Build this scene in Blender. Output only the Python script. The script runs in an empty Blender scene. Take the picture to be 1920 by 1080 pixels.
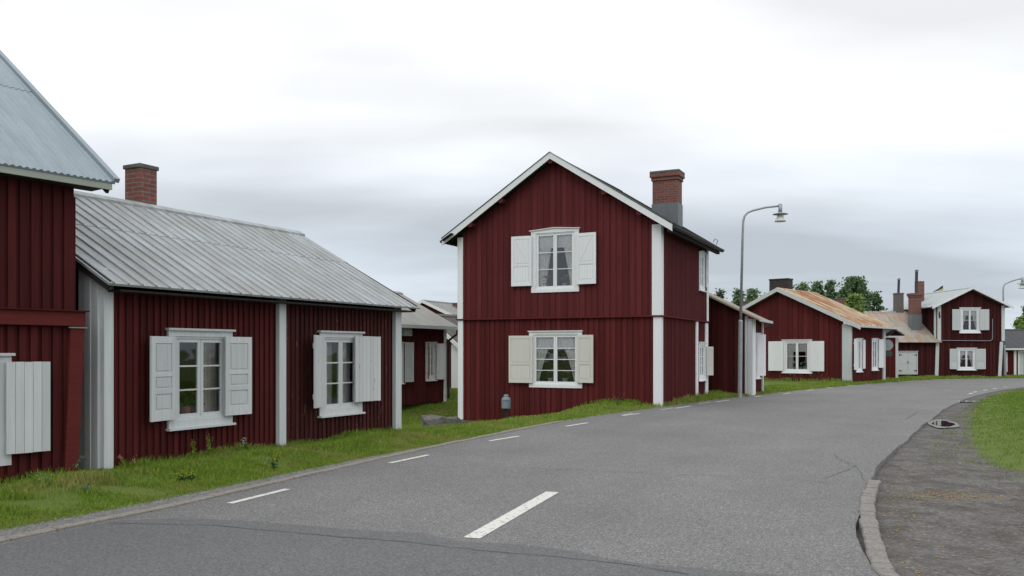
import bpy, math, random
import numpy as np
from mathutils import Matrix, Vector
random.seed(7); np.random.seed(7)
C = bpy.context.scene.collection
HZ, F, EYE = 658.0, 1600.0, 1.57          # level camera at 1.57 m; horizon row and focal length in photo pixels

# ------------------------------------------------------------------ helpers
def G(px, py, z=0.0):
    d = F*(EYE-z)/(py-HZ)
    return ((px-960)/F*d, d)
def P(px, py, d): return Vector(((px-960)/F*d, d, EYE+(HZ-py)/F*d))

class MB:
    def __init__(s, M=None): s.v=[]; s.f=[]; s.M=M or Matrix()
    def add(s, vs, fs):
        n=len(s.v); M=s.M
        for v in vs: s.v.append(tuple(M@Vector(v)))
        for f in fs: s.f.append(tuple(i+n for i in f))
    def box(s,x0,x1,y0,y1,z0,z1):
        if x0>x1: x0,x1=x1,x0
        s.add([(x0,y0,z0),(x1,y0,z0),(x1,y1,z0),(x0,y1,z0),(x0,y0,z1),(x1,y0,z1),(x1,y1,z1),(x0,y1,z1)],
              [(0,3,2,1),(4,5,6,7),(0,1,5,4),(1,2,6,5),(2,3,7,6),(3,0,4,7)])
    def hexa(s,b,t):
        s.add(list(b)+list(t),[(0,3,2,1),(4,5,6,7),(0,1,5,4),(1,2,6,5),(2,3,7,6),(3,0,4,7)])
    def beam(s,A,B,w,h,up=(0,0,1)):
        A=Vector(A);B=Vector(B);d=(B-A).normalized();u=Vector(up);r=d.cross(u).normalized();u=r.cross(d).normalized()
        r=r*w/2;u=u*h/2
        s.hexa([A-r-u,A+r-u,A+r+u,A-r+u],[B-r-u,B+r-u,B+r+u,B-r+u])
    def tube(s,pts,rad,n=10,cap=True):
        pts=[Vector(p) for p in pts]; k=len(pts)
        if not isinstance(rad,(list,tuple)): rad=[rad]*k
        vs=[];fs=[]
        a=None
        for i,p in enumerate(pts):
            d=(pts[min(i+1,k-1)]-pts[max(i-1,0)]).normalized()
            if a is None: a=d.orthogonal().normalized()
            a=(a-d*a.dot(d)).normalized(); b=d.cross(a)
            for j in range(n):
                t=2*math.pi*j/n; vs.append(p+(a*math.cos(t)+b*math.sin(t))*rad[i])
        for i in range(k-1):
            for j in range(n):
                fs.append((i*n+j,i*n+(j+1)%n,(i+1)*n+(j+1)%n,(i+1)*n+j))
        if cap: fs.append(tuple(reversed(range(n)))); fs.append(tuple(range((k-1)*n,k*n)))
        s.add(vs,fs)
    def lathe(s,prof,c=(0,0,0),n=20):
        vs=[];fs=[];k=len(prof);c=Vector(c)
        for r,z in prof:
            for j in range(n):
                t=2*math.pi*j/n; vs.append(c+Vector((r*math.cos(t),r*math.sin(t),z)))
        for i in range(k-1):
            for j in range(n):
                fs.append((i*n+j,i*n+(j+1)%n,(i+1)*n+(j+1)%n,(i+1)*n+j))
        fs.append(tuple(reversed(range(n)))); fs.append(tuple(range((k-1)*n,k*n)))
        s.add(vs,fs)
    def prism(s,poly,y0,y1):
        n=len(poly)
        s.add([(x,y0,z) for x,z in poly]+[(x,y1,z) for x,z in poly],
              [tuple(range(n)),tuple(reversed(range(n,2*n)))]+[(i,i+n,(i+1)%n+n,(i+1)%n) for i in range(n)])
    def build(s,name,mat,parent=None,smooth=False,bevel=0):
        me=bpy.data.meshes.new(name); me.from_pydata(s.v,[],s.f); me.update()
        o=bpy.data.objects.new(name,me); C.objects.link(o)
        if mat: me.materials.append(mat)
        if parent: o.parent=parent
        if smooth:
            me.polygons.foreach_set('use_smooth',[True]*len(me.polygons))
        if bevel:
            m=o.modifiers.new('b','BEVEL'); m.width=bevel; m.segments=1; m.limit_method='ANGLE'
        return o

def tag(o,label=None,cat=None,group=None,kind=None):
    if label: o['label']=label
    if cat: o['category']=cat
    if group: o['group']=group
    if kind: o['kind']=kind
    return o
def empty(name,loc,label,cat,group=None,rz=0):
    o=bpy.data.objects.new(name,None); C.objects.link(o); o.location=loc; o.rotation_euler=(0,0,rz)
    return tag(o,label,cat,group)

# ------------------------------------------------------------------ materials
def newmat(name):
    m=bpy.data.materials.new(name); m.use_nodes=True; nt=m.node_tree
    return m,nt,nt.nodes['Principled BSDF'],nt.nodes,nt.links
def nd(N,t,**k):
    n=N.new(t)
    for a,b in k.items():
        if a in n.bl_rna.properties: setattr(n,a,b)
        else: n.inputs[a].default_value=b
    return n
def ramp(N,L,src,stops):
    r=N.new('ShaderNodeValToRGB'); e=r.color_ramp.elements
    while len(e)<len(stops): e.new(.5)
    for i,(p,c) in enumerate(stops):
        e[i].position=p; e[i].color=(c,c,c,1) if not isinstance(c,tuple) else (*c,1)
    L.new(src,r.inputs[0]); return r
def coords(N,L,scale=(1,1,1)):
    t=N.new('ShaderNodeTexCoord'); m=N.new('ShaderNodeMapping'); m.inputs['Scale'].default_value=scale
    L.new(t.outputs['Object'],m.inputs[0]); return m.outputs[0]
def noise(N,L,vec,scale,detail=4,rough=.55):
    n=N.new('ShaderNodeTexNoise'); n.inputs['Scale'].default_value=scale; n.inputs['Detail'].default_value=detail
    n.inputs['Roughness'].default_value=rough; L.new(vec,n.inputs[0]); return n.outputs[0]
def mix(N,L,f,a,b,mode='MIX'):
    m=N.new('ShaderNodeMix'); m.data_type='RGBA'; m.blend_type=mode
    if isinstance(f,(int,float)): m.inputs[0].default_value=f
    else: L.new(f,m.inputs[0])
    for i,c in ((6,a),(7,b)):
        if isinstance(c,tuple): m.inputs[i].default_value=(*c,1)
        else: L.new(c,m.inputs[i])
    return m.outputs[2]
def bump(N,L,b,h,strength=.3,dist=.01):
    n=N.new('ShaderNodeBump'); n.inputs['Strength'].default_value=strength; n.inputs['Distance'].default_value=dist
    L.new(h,n.inputs['Height']); L.new(n.outputs[0],b.inputs['Normal'])

def wood(name,col,dark,wear=None,wear_amt=.62,rough=.85,tint=.25,grain=(28,28,1.2)):
    m,nt,b,N,L=newmat(name)
    g=N.new('ShaderNodeNewGeometry')
    v=coords(N,L,grain); n1=noise(N,L,v,1.0,6,.65)
    n2=noise(N,L,coords(N,L,(1,1,.6)),1.3,3)
    c=mix(N,L,ramp(N,L,n1,[(.3,0.),(.75,1.)]).outputs[0],col,dark)
    c2=mix(N,L,ramp(N,L,n2,[(.35,0.),(.75,.55)]).outputs[0],c,dark)
    mr=nd(N,'ShaderNodeMapRange'); L.new(g.outputs['Random Per Island'],mr.inputs[0]); mr.inputs[3].default_value=1-tint; mr.inputs[4].default_value=1+tint*.6
    cm=N.new('ShaderNodeVectorMath'); cm.operation='SCALE'; L.new(c2,cm.inputs[0]); L.new(mr.outputs[0],cm.inputs['Scale'])
    out=cm.outputs[0]
    if wear:
        n3=noise(N,L,coords(N,L,(22,22,3.5)),1.0,7,.7)
        out=mix(N,L,ramp(N,L,n3,[(wear_amt,0.),(wear_amt+.06,1.)]).outputs[0],out,wear)
    L.new(out,b.inputs['Base Color']); b.inputs['Roughness'].default_value=rough; b.inputs['Specular IOR Level'].default_value=.12
    bump(N,L,b,n1,.25,.002); return m

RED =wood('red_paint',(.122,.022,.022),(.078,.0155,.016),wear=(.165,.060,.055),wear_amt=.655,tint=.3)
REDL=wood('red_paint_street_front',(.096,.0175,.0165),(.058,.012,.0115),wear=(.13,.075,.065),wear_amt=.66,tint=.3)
REDU=wood('red_paint_upper',(.128,.026,.028),(.088,.019,.021),wear=(.165,.060,.058),wear_amt=.67,tint=.22)
REDO=wood('red_paint_old',(.080,.0145,.014),(.048,.010,.010),tint=.3)
REDW=wood('red_paint_worn',(.082,.021,.020),(.044,.015,.0145),wear=(.17,.12,.11),wear_amt=.61,tint=.35)
REDD=wood('red_paint_brownish',(.066,.014,.0135),(.036,.011,.011),wear=(.10,.06,.055),wear_amt=.64,tint=.35)
REDTRIM=wood('red_trim',(.125,.025,.022),(.09,.018,.016),tint=.1,grain=(1.2,28,28))
WHITE=wood('white_paint',(.79,.81,.83),(.70,.72,.74),wear=(.46,.46,.44),wear_amt=.69,tint=.07)
WHITEG=wood('white_paint_greyed',(.60,.63,.63),(.47,.50,.50),wear=(.30,.30,.28),wear_amt=.70,tint=.10)
WHITEP=wood('white_paint_peeling',(.60,.62,.62),(.50,.52,.52),wear=(.16,.14,.125),wear_amt=.635,tint=.08)
CREAM=wood('cream_paint',(.65,.645,.60),(.58,.575,.53),wear=(.25,.2,.15),wear_amt=.72,tint=.04)
GREYW=wood('bare_grey_wood',(.30,.28,.25),(.18,.17,.15))
DARKW=wood('dark_wood',(.05,.045,.042),(.03,.028,.026))

def metalroof(name,col,dirt,rust=None,rust_t=.5,axis='x',rough=.55,dt=(.42,.72),stripe=None,spec=.4):
    m,nt,b,N,L=newmat(name)
    sc=stripe or ((6,.9,.9) if axis=='x' else (.9,6,.9))
    n1=noise(N,L,coords(N,L,sc),1.2,6,.65); n2=noise(N,L,coords(N,L),1.1,5,.6)
    n4=noise(N,L,coords(N,L),22,4,.7)
    c=mix(N,L,ramp(N,L,n1,[(dt[0],0.),(dt[1],1.)]).outputs[0],col,dirt)
    c=mix(N,L,ramp(N,L,n2,[(.4,0.),(.7,.6)]).outputs[0],c,dirt)
    if rust:
        g=N.new('ShaderNodeNewGeometry')
        n3=noise(N,L,coords(N,L,tuple(q*1.3 for q in sc)),1.0,7,.62)
        ad=N.new('ShaderNodeMath'); ad.operation='ADD'; L.new(n3,ad.inputs[0])
        ml=N.new('ShaderNodeMath'); ml.operation='MULTIPLY_ADD'; L.new(n2,ml.inputs[0]); ml.inputs[1].default_value=.6; ml.inputs[2].default_value=-.3
        L.new(ml.outputs[0],ad.inputs[1])
        c=mix(N,L,ramp(N,L,ad.outputs[0],[(rust_t-.08,0.),(rust_t+.1,1.)]).outputs[0],c,rust)
    c=mix(N,L,ramp(N,L,n4,[(.35,.0),(.75,.3)]).outputs[0],c,dirt)
    L.new(c,b.inputs['Base Color']); b.inputs['Roughness'].default_value=rough; b.inputs['Specular IOR Level'].default_value=spec
    bump(N,L,b,n4,.15,.004); return m
ROOF2=metalroof('ribbed_roof_metal',(.40,.445,.48),(.25,.262,.258),rust=(.27,.225,.19),rust_t=.69,axis='x',dt=(.34,.62))
ROOF1=metalroof('galvanised_corrugated',(.265,.32,.36),(.20,.245,.27),axis='x',rough=.45)
ROOF3=metalroof('beige_corrugated',(.29,.29,.265),(.20,.20,.185),axis='x')
ROOF5=metalroof('dull_grey_sheet',(.25,.26,.26),(.17,.17,.165),axis='y')
ROOF6=metalroof('beige_sheet',(.36,.32,.26),(.26,.23,.19),axis='y')
ROOF4=metalroof('brown_sheet',(.085,.075,.068),(.05,.045,.042),axis='y')
ROOF7=metalroof('rusty_sheet',(.56,.50,.37),(.42,.33,.22),rust=(.36,.15,.065),rust_t=.50,axis='y',stripe=(.22,3.4,.22))
ROOF9=metalroof('patchy_rusty_sheet',(.34,.34,.31),(.25,.245,.21),rust=(.36,.20,.12),rust_t=.53,axis='x')
ROOF10=metalroof('pale_green_sheet',(.40,.445,.45),(.33,.365,.365),axis='y')
ROOFM=metalroof('mossy_dark_tile',(.022,.022,.022),(.04,.042,.028),axis='y',rough=1.,spec=.0)
ROOFG=metalroof('dark_grey_felt',(.065,.07,.078),(.05,.053,.058),axis='x',rough=.9)
ZINC=metalroof('zinc_flashing',(.16,.18,.19),(.12,.13,.14),axis='x',rough=.5)
FASCIA=wood('olive_white_fascia',(.40,.43,.38),(.30,.33,.28),tint=.05,grain=(1.2,1.2,20))

def simple(name,col,rough=.6,metal=0.,var=.15,scale=8,spec=.4):
    m,nt,b,N,L=newmat(name)
    n=noise(N,L,coords(N,L),scale,5,.6)
    c=mix(N,L,ramp(N,L,n,[(.3,0.),(.7,1.)]).outputs[0],col,tuple(q*(1-var*2) for q in col))
    L.new(c,b.inputs['Base Color']); b.inputs['Roughness'].default_value=rough; b.inputs['Metallic'].default_value=metal
    b.inputs['Specular IOR Level'].default_value=spec
    bump(N,L,b,n,.2,.003); return m
def brick(name,c1,c2,mortar,bw=.25,bh=.075,soot=None):
    m,nt,b,N,L=newmat(name)
    t=N.new('ShaderNodeTexCoord'); s=N.new('ShaderNodeSeparateXYZ'); L.new(t.outputs['Object'],s.inputs[0])
    a=N.new('ShaderNodeMath'); a.operation='ADD'; L.new(s.outputs[0],a.inputs[0]); L.new(s.outputs[1],a.inputs[1])
    cb=N.new('ShaderNodeCombineXYZ'); L.new(a.outputs[0],cb.inputs[0]); L.new(s.outputs[2],cb.inputs[1])
    br=N.new('ShaderNodeTexBrick'); L.new(cb.outputs[0],br.inputs[0]); br.inputs['Scale'].default_value=1
    br.inputs['Brick Width'].default_value=bw; br.inputs['Row Height'].default_value=bh; br.inputs['Mortar Size'].default_value=.010
    br.inputs['Color1'].default_value=(*c1,1); br.inputs['Color2'].default_value=(*c2,1); br.inputs['Mortar'].default_value=(*mortar,1)
    n=noise(N,L,t.outputs['Object'],14,5,.65)
    c=mix(N,L,ramp(N,L,n,[(.4,0.),(.8,.7)]).outputs[0],br.outputs[0],soot or tuple(q*.5 for q in c1))
    L.new(c,b.inputs['Base Color']); b.inputs['Roughness'].default_value=.9
    iv=N.new('ShaderNodeMath'); iv.operation='SUBTRACT'; iv.inputs[0].default_value=1; L.new(br.outputs['Fac'],iv.inputs[1])
    bump(N,L,b,iv.outputs[0],.8,.012); return m
BRICK=brick('red_brick',(.25,.080,.060),(.155,.054,.044),(.20,.17,.155))
BRICKD=brick('sooty_brick',(.030,.026,.026),(.045,.034,.032),(.05,.045,.042),soot=(.012,.012,.012))
BRICKG=brick('grey_brown_block',(.17,.14,.13),(.13,.105,.10),(.16,.14,.13))
CONC=simple('concrete_cap',(.15,.15,.14),.9,var=.25)
STONE=simple('grey_stone',(.17,.165,.15),.95,var=.32,scale=7)
GALV=simple('galvanised_steel',(.36,.39,.41),.45,.35,var=.12,scale=5)
LAMPW=simple('lamp_enamel',(.70,.70,.68),.35,var=.04)
BLACK=simple('black_metal',(.02,.02,.022),.5,var=.1)
BOXB=simple('blue_grey_plastic',(.22,.29,.34),.5,var=.12,scale=12)
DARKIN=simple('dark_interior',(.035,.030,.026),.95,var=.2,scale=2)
PIPE=simple('sooty_pipe',(.07,.065,.08),.6,.2,var=.2)
TERRA=simple('terracotta',(.30,.11,.06),.8)
POTW=simple('pale_pot',(.45,.52,.50),.5)
def leafmat(name,c1,c2,trans=.25):
    m,nt,b,N,L=newmat(name)
    g=N.new('ShaderNodeNewGeometry')
    c=mix(N,L,g.outputs['Random Per Island'],c1,c2)
    L.new(c,b.inputs['Base Color']); b.inputs['Roughness'].default_value=.7; b.inputs['Specular IOR Level'].default_value=.2
    t=N.new('ShaderNodeBsdfTranslucent'); L.new(c,t.inputs[0]); ms=N.new('ShaderNodeMixShader'); ms.inputs[0].default_value=trans
    L.new(b.outputs[0],ms.inputs[1]); L.new(t.outputs[0],ms.inputs[2]); L.new(ms.outputs[0],N['Material Output'].inputs[0]); return m
LEAF1=leafmat('birch_leaf',(.13,.20,.10),(.22,.31,.16))
LEAF2=leafmat('dark_leaf',(.10,.165,.085),(.175,.265,.13))
LEAF3=leafmat('light_leaf',(.15,.24,.065),(.25,.35,.10))
LEAF4=leafmat('pine_leaf',(.07,.11,.075),(.12,.165,.11))
POTLEAF=leafmat('geranium_leaf',(.03,.09,.03),(.06,.14,.04))
REDF=leafmat('red_petal',(.55,.03,.03),(.70,.06,.07))
PINKF=leafmat('pink_petal',(.6,.25,.25),(.7,.35,.33))
WHITEF=leafmat('white_petal',(.7,.7,.65),(.8,.8,.78))
YELF=leafmat('yellow_petal',(.55,.40,.02),(.65,.50,.05))
def blade(name,c1,c2,dry):
    m,nt,b,N,L=newmat(name)
    g=N.new('ShaderNodeNewGeometry')
    c=mix(N,L,g.outputs['Random Per Island'],c1,c2)
    n=noise(N,L,coords(N,L),.9,5,.65); n5=noise(N,L,coords(N,L,(1,1,.1)),3.2,4,.6)
    c=mix(N,L,ramp(N,L,n5,[(.35,.35),(.55,0.)]).outputs[0],c,tuple(q*.5 for q in c1))
    c=mix(N,L,ramp(N,L,n,[(.48,0.),(.66,.85)]).outputs[0],c,dry)
    L.new(c,b.inputs['Base Color']); b.inputs['Roughness'].default_value=.6; b.inputs['Specular IOR Level'].default_value=.15
    t=N.new('ShaderNodeBsdfTranslucent'); L.new(c,t.inputs[0]); ms=N.new('ShaderNodeMixShader'); ms.inputs[0].default_value=.3
    L.new(b.outputs[0],ms.inputs[1]); L.new(t.outputs[0],ms.inputs[2]); L.new(ms.outputs[0],N['Material Output'].inputs[0]); return m
GRASS=blade('grass_blade',(.140,.235,.028),(.260,.365,.055),(.31,.29,.10))
GRASSY=blade('lawn_blade',(.105,.200,.026),(.200,.310,.05),(.27,.29,.08))

def glassmat():
    m,nt,b,N,L=newmat('window_glass'); N.remove(b)
    tr=N.new('ShaderNodeBsdfTransparent'); tr.inputs[0].default_value=(.97,.98,.98,1)
    gl=N.new('ShaderNodeBsdfGlossy'); gl.inputs['Roughness'].default_value=.03; gl.inputs[0].default_value=(.95,.97,1,1)
    fr=N.new('ShaderNodeFresnel'); fr.inputs[0].default_value=1.5
    ad=N.new('ShaderNodeMath'); ad.operation='ADD'; L.new(fr.outputs[0],ad.inputs[0]); ad.inputs[1].default_value=.05
    n=noise(N,L,coords(N,L),2.2,2,.4); bp=N.new('ShaderNodeBump'); bp.inputs['Strength'].default_value=.08; bp.inputs['Distance'].default_value=.05
    L.new(n,bp.inputs['Height']); L.new(bp.outputs[0],gl.inputs['Normal'])
    ms=N.new('ShaderNodeMixShader'); L.new(ad.outputs[0],ms.inputs[0]); L.new(tr.outputs[0],ms.inputs[1]); L.new(gl.outputs[0],ms.inputs[2])
    L.new(ms.outputs[0],N['Material Output'].inputs[0]); return m
GLASS=glassmat()
def lacemat(name,op,col):
    m,nt,b,N,L=newmat(name)
    b.inputs['Base Color'].default_value=(*col,1); b.inputs['Roughness'].default_value=1
    tr=N.new('ShaderNodeBsdfTransparent')
    n=noise(N,L,coords(N,L),55,2,.5); r=ramp(N,L,n,[(.35,op-.2),(.65,min(1.,op+.15))])
    ms=N.new('ShaderNodeMixShader'); L.new(r.outputs[0],ms.inputs[0]); L.new(tr.outputs[0],ms.inputs[1]); L.new(b.outputs[0],ms.inputs[2])
    L.new(ms.outputs[0],N['Material Output'].inputs[0]); return m
LACE=lacemat('lace_curtain',.82,(.88,.88,.88)); LACEB=lacemat('sheer_curtain',.9,(.66,.61,.59))

def asphalt(name,col,dark,speck=.5,lanes=False):
    m,nt,b,N,L=newmat(name); v=coords(N,L)
    n1=noise(N,L,v,.35,5,.6); n2=noise(N,L,v,70,3,.8); n3=noise(N,L,coords(N,L,(1,1,1)),2.5,6,.7)
    c=mix(N,L,ramp(N,L,n1,[(.3,0.),(.7,1.)]).outputs[0],col,dark)
    c=mix(N,L,ramp(N,L,n3,[(.45,0.),(.75,.45)]).outputs[0],c,dark)
    vo=N.new('ShaderNodeTexVoronoi'); vo.inputs['Scale'].default_value=95; L.new(v,vo.inputs[0])
    sp=N.new('ShaderNodeSeparateColor'); L.new(vo.outputs['Color'],sp.inputs[0])
    r=ramp(N,L,sp.outputs[0],[(0.,1-speck),(.55,1.-speck*.2),(.8,1.),(1.,1+speck*2.4)])
    r.color_ramp.elements[3].color=(1+speck,)*3+(1,)
    c=mix(N,L,1.,c,r.outputs[0],'MULTIPLY')
    c=mix(N,L,ramp(N,L,n2,[(.66,0.),(.76,.5)]).outputs[0],c,(.36,.35,.33))
    if lanes:
        at=N.new('ShaderNodeAttribute'); at.attribute_name='lane'; sp2=N.new('ShaderNodeSeparateColor'); L.new(at.outputs['Color'],sp2.inputs[0])
        rr=ramp(N,L,sp2.outputs[0],[(0.,.86),(.05,.95),(.14,1.03),(.22,.93),(.30,1.05),(.42,.94),(.52,1.0),(.62,.93),(.72,1.06),(.84,.95),(1.,1.0)])
        for e_ in rr.color_ramp.elements: pass
        dn=noise(N,L,v,.8,4,.6); c=mix(N,L,dn,c,mix(N,L,1.,c,rr.outputs[0],'MULTIPLY'))
    L.new(c,b.inputs['Base Color']); b.inputs['Roughness'].default_value=.82; b.inputs['Specular IOR Level'].default_value=.35
    bump(N,L,b,sp.outputs[1],.5,.004); return m
ASPH=asphalt('worn_asphalt',(.212,.210,.207),(.162,.161,.159),.55,lanes=True)
ASPHD=asphalt('newer_asphalt',(.142,.146,.148),(.118,.122,.125),.4)
def paintmark():
    m,nt,b,N,L=newmat('road_paint'); v=coords(N,L)
    n=noise(N,L,v,18,6,.75)
    c=mix(N,L,ramp(N,L,n,[(.545,0.),(.62,1.)]).outputs[0],(.60,.60,.56),(.2,.2,.19))
    L.new(c,b.inputs['Base Color']); b.inputs['Roughness'].default_value=.7; return m
MARK=paintmark()
KERB=simple('granite_kerb',(.27,.255,.235),.9,var=.25,scale=30)
KERBF=simple('flush_kerb_granite',(.27,.245,.215),.9,var=.2,scale=25)
CRACK=simple('crack_tar',(.095,.094,.092),.9)

def groundmat():
    m,nt,b,N,L=newmat('ground_mix'); v=coords(N,L)
    at=N.new('ShaderNodeAttribute'); at.attribute_name='mask'; s=N.new('ShaderNodeSeparateColor'); L.new(at.outputs['Color'],s.inputs[0])
    n1=noise(N,L,v,2.2,6,.65); n2=noise(N,L,v,16,5,.7); n3=noise(N,L,v,.5,4)
    # gravel
    vo=N.new('ShaderNodeTexVoronoi'); vo.inputs['Scale'].default_value=38; L.new(v,vo.inputs[0]); sp=N.new('ShaderNodeSeparateColor'); L.new(vo.outputs['Color'],sp.inputs[0])
    gc=mix(N,L,ramp(N,L,n2,[(.35,0.),(.65,1.)]).outputs[0],(.165,.158,.150),(.112,.105,.098))
    gc=mix(N,L,ramp(N,L,n1,[(.42,0.),(.62,.85)]).outputs[0],gc,(.078,.070,.064))
    gr=ramp(N,L,sp.outputs[0],[(0.,.7),(.6,1.),(.9,1.),(1.,1.)]); gr.color_ramp.elements[3].color=(1.5,1.5,1.5,1)
    gc=mix(N,L,1.,gc,gr.outputs[0],'MULTIPLY')
    # pale gravel strip
    pc=mix(N,L,ramp(N,L,n2,[(.3,0.),(.7,1.)]).outputs[0],(.22,.222,.218),(.135,.135,.132)); pc=mix(N,L,1.,pc,gr.outputs[0],'MULTIPLY')
    # soil under grass
    gg=mix(N,L,ramp(N,L,n2,[(.3,0.),(.7,1.)]).outputs[0],(.085,.125,.022),(.115,.155,.035))
    gg=mix(N,L,ramp(N,L,n1,[(.60,0.),(.72,.8)]).outputs[0],gg,(.16,.135,.075))
    def thr(ch):
        a=N.new('ShaderNodeMath'); a.operation='MULTIPLY_ADD'; L.new(n1,a.inputs[0]); a.inputs[1].default_value=.9; a.inputs[2].default_value=-.45
        d=N.new('ShaderNodeMath'); d.operation='ADD'; L.new(ch,d.inputs[0]); L.new(a.outputs[0],d.inputs[1])
        e=N.new('ShaderNodeMath'); e.operation='MULTIPLY_ADD'; L.new(n2,e.inputs[0]); e.inputs[1].default_value=.5; e.inputs[2].default_value=-.25
        g=N.new('ShaderNodeMath'); g.operation='ADD'; L.new(d.outputs[0],g.inputs[0]); L.new(e.outputs[0],g.inputs[1])
        return ramp(N,L,g.outputs[0],[(.42,0.),(.58,1.)]).outputs[0]
    c=mix(N,L,thr(s.outputs[1]),gg,pc); c=mix(N,L,thr(s.outputs[0]),c,gc)
    L.new(c,b.inputs['Base Color']); b.inputs['Roughness'].default_value=.95; b.inputs['Specular IOR Level'].default_value=.2
    bump(N,L,b,sp.outputs[1],.6,.012); return m
GROUND=groundmat()
PEB=simple('pebble',(.22,.21,.19),.9,var=.35,scale=3)
def watermat():
    m,nt,b,N,L=newmat('puddle_water'); b.inputs['Base Color'].default_value=(.02,.02,.018,1); b.inputs['Roughness'].default_value=.02
    b.inputs['Specular IOR Level'].default_value=.9; return m
WATER=watermat()

# ------------------------------------------------------------------ camera, light, sky
cam=bpy.data.cameras.new('camera'); co=bpy.data.objects.new('camera',cam); C.objects.link(co)
co.location=(0,0,EYE); co.rotation_euler=(math.pi/2,0,0); cam.sensor_width=36; cam.lens=F/1920*36; cam.shift_y=(HZ-540)/1920; cam.clip_end=3000; cam.clip_start=.05
bpy.context.scene.camera=co
SUN_EL,SUN_AZ=math.radians(48),math.radians(200)       # azimuth clockwise from +Y: behind the camera, a little to its left
sl=bpy.data.lights.new('sun','SUN'); so=bpy.data.objects.new('sun',sl); C.objects.link(so)
sd=Vector((math.sin(SUN_AZ)*math.cos(SUN_EL),math.cos(SUN_AZ)*math.cos(SUN_EL),math.sin(SUN_EL)))
so.rotation_euler=sd.to_track_quat('Z','Y').to_euler(); sl.energy=.7; sl.angle=math.radians(35); sl.color=(1,.97,.93)
w=bpy.data.worlds.new('World'); bpy.context.scene.world=w; w.use_nodes=True; N=w.node_tree.nodes; L=w.node_tree.links
bg=N['Background']
sky=N.new('ShaderNodeTexSky'); sky.sky_type='NISHITA'; sky.sun_disc=False; sky.sun_elevation=SUN_EL; sky.sun_rotation=SUN_AZ
tc=N.new('ShaderNodeTexCoord'); sx=N.new('ShaderNodeSeparateXYZ'); L.new(tc.outputs['Generated'],sx.inputs[0])
def mth(op,a,b=None,c=None):
    n=N.new('ShaderNodeMath'); n.operation=op
    for i,q in enumerate((a,b,c)):
        if q is None: continue
        if isinstance(q,(int,float)): n.inputs[i].default_value=q
        else: L.new(q,n.inputs[i])
    return n.outputs[0]
zz=mth('MAXIMUM',sx.outputs[2],.0); den=mth('ADD',zz,.16)
cx=mth('DIVIDE',sx.outputs[0],den); cy=mth('DIVIDE',sx.outputs[1],den)
cv=N.new('ShaderNodeCombineXYZ'); L.new(cx,cv.inputs[0]); L.new(cy,cv.inputs[1]); cv.inputs[2].default_value=3.1
mp=N.new('ShaderNodeMapping'); mp.inputs['Scale'].default_value=(.55,1.0,1); mp.inputs['Location'].default_value=(.0,.0,0); L.new(cv.outputs[0],mp.inputs[0])
cn=noise(N,L,mp.outputs[0],.8,4,.42); 
mp2=N.new('ShaderNodeMapping'); mp2.inputs['Scale'].default_value=(.5,1.0,1); mp2.inputs['Location'].default_value=(2.,5.,0); L.new(cv.outputs[0],mp2.inputs[0])
cn2=noise(N,L,mp2.outputs[0],1.6,5,.5)
# brightness of the cloud deck by elevation, broken by two layers of cloud noise
el=ramp(N,L,zz,[(0.,(.72,.78,.85)),(.06,(.66,.73,.81)),(.13,(.66,.72,.79)),(.20,(.86,.90,.95)),(.27,(1.10,1.12,1.14)),(.40,(1.0,1.0,1.0))])
el.color_ramp.elements[5].color=(1.15,1.16,1.17,1)
nz=mth('MULTIPLY_ADD',cn,1.9,.05); nz2=mth('MULTIPLY_ADD',cn2,.5,.75); nn=mth('MULTIPLY',nz,nz2)
nn=mth('MINIMUM',nn,1.35); nn=mth('MAXIMUM',nn,.80)
sc=N.new('ShaderNodeVectorMath'); sc.operation='SCALE'; L.new(el.outputs[0],sc.inputs[0]); L.new(nn,sc.inputs['Scale'])
zen=mth('MULTIPLY_ADD',mth('MAXIMUM',mth('SUBTRACT',zz,.45),0.),.8,1.); sc2=N.new('ShaderNodeVectorMath'); sc2.operation='SCALE'; L.new(sc.outputs[0],sc2.inputs[0]); L.new(zen,sc2.inputs['Scale'])
skv=N.new('ShaderNodeVectorMath'); skv.operation='SCALE'; L.new(sky.outputs[0],skv.inputs[0]); skv.inputs['Scale'].default_value=1.0
clv=N.new('ShaderNodeVectorMath'); clv.operation='SCALE'; L.new(sc2.outputs[0],clv.inputs[0]); clv.inputs['Scale'].default_value=10.0
sm=mix(N,L,.93,skv.outputs[0],clv.outputs[0])
L.new(sm,bg.inputs[0]); bg.inputs[1].default_value=.1
vs=bpy.context.scene.view_settings; vs.view_transform='Standard'; vs.look='None'; vs.exposure=0; vs.gamma=1

# ------------------------------------------------------------------ road edges
outer=[(-9.0,-12.),(-6.3,0.),(-4.95,5.0)]+[G(*p) for p in [(0,1017),(216,974),(326,951),(480,916),(549,899),(728,858),(815,839),(880,826),(1019,797),(1130,778),(1244,763),(1340,750),(1420,741),(1480,734),(1560,726),(1640,719),(1720,713),(1800,709.5)]]+[(34,49.5),(45,52),(70,56),(140,62)]
inner=[(1.2,-12.),(1.9,0.),(2.35,4.5)]+[G(*p) for p in [(1625,1062),(1610,1000),(1612,950),(1619,914),(1648,872),(1680,840),(1728,800),(1765,770),(1795,754),(1828,742),(1858,735),(1900,728)]]+[(24.5,39.2),(32,42.5),(45,45),(70,49),(140,54)]
outer=np.array(outer);inner=np.array(inner)
def smooth(pl,it=2):
    pl=[tuple(p) for p in pl]
    for _ in range(it):
        q=[pl[0]]
        for a,b in zip(pl,pl[1:]):
            q+=[(a[0]*.75+b[0]*.25,a[1]*.75+b[1]*.25),(a[0]*.25+b[0]*.75,a[1]*.25+b[1]*.75)]
        q.append(pl[-1]); pl=q
    return np.array(pl)
outer=smooth(outer); inner_s=smooth(inner)
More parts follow.
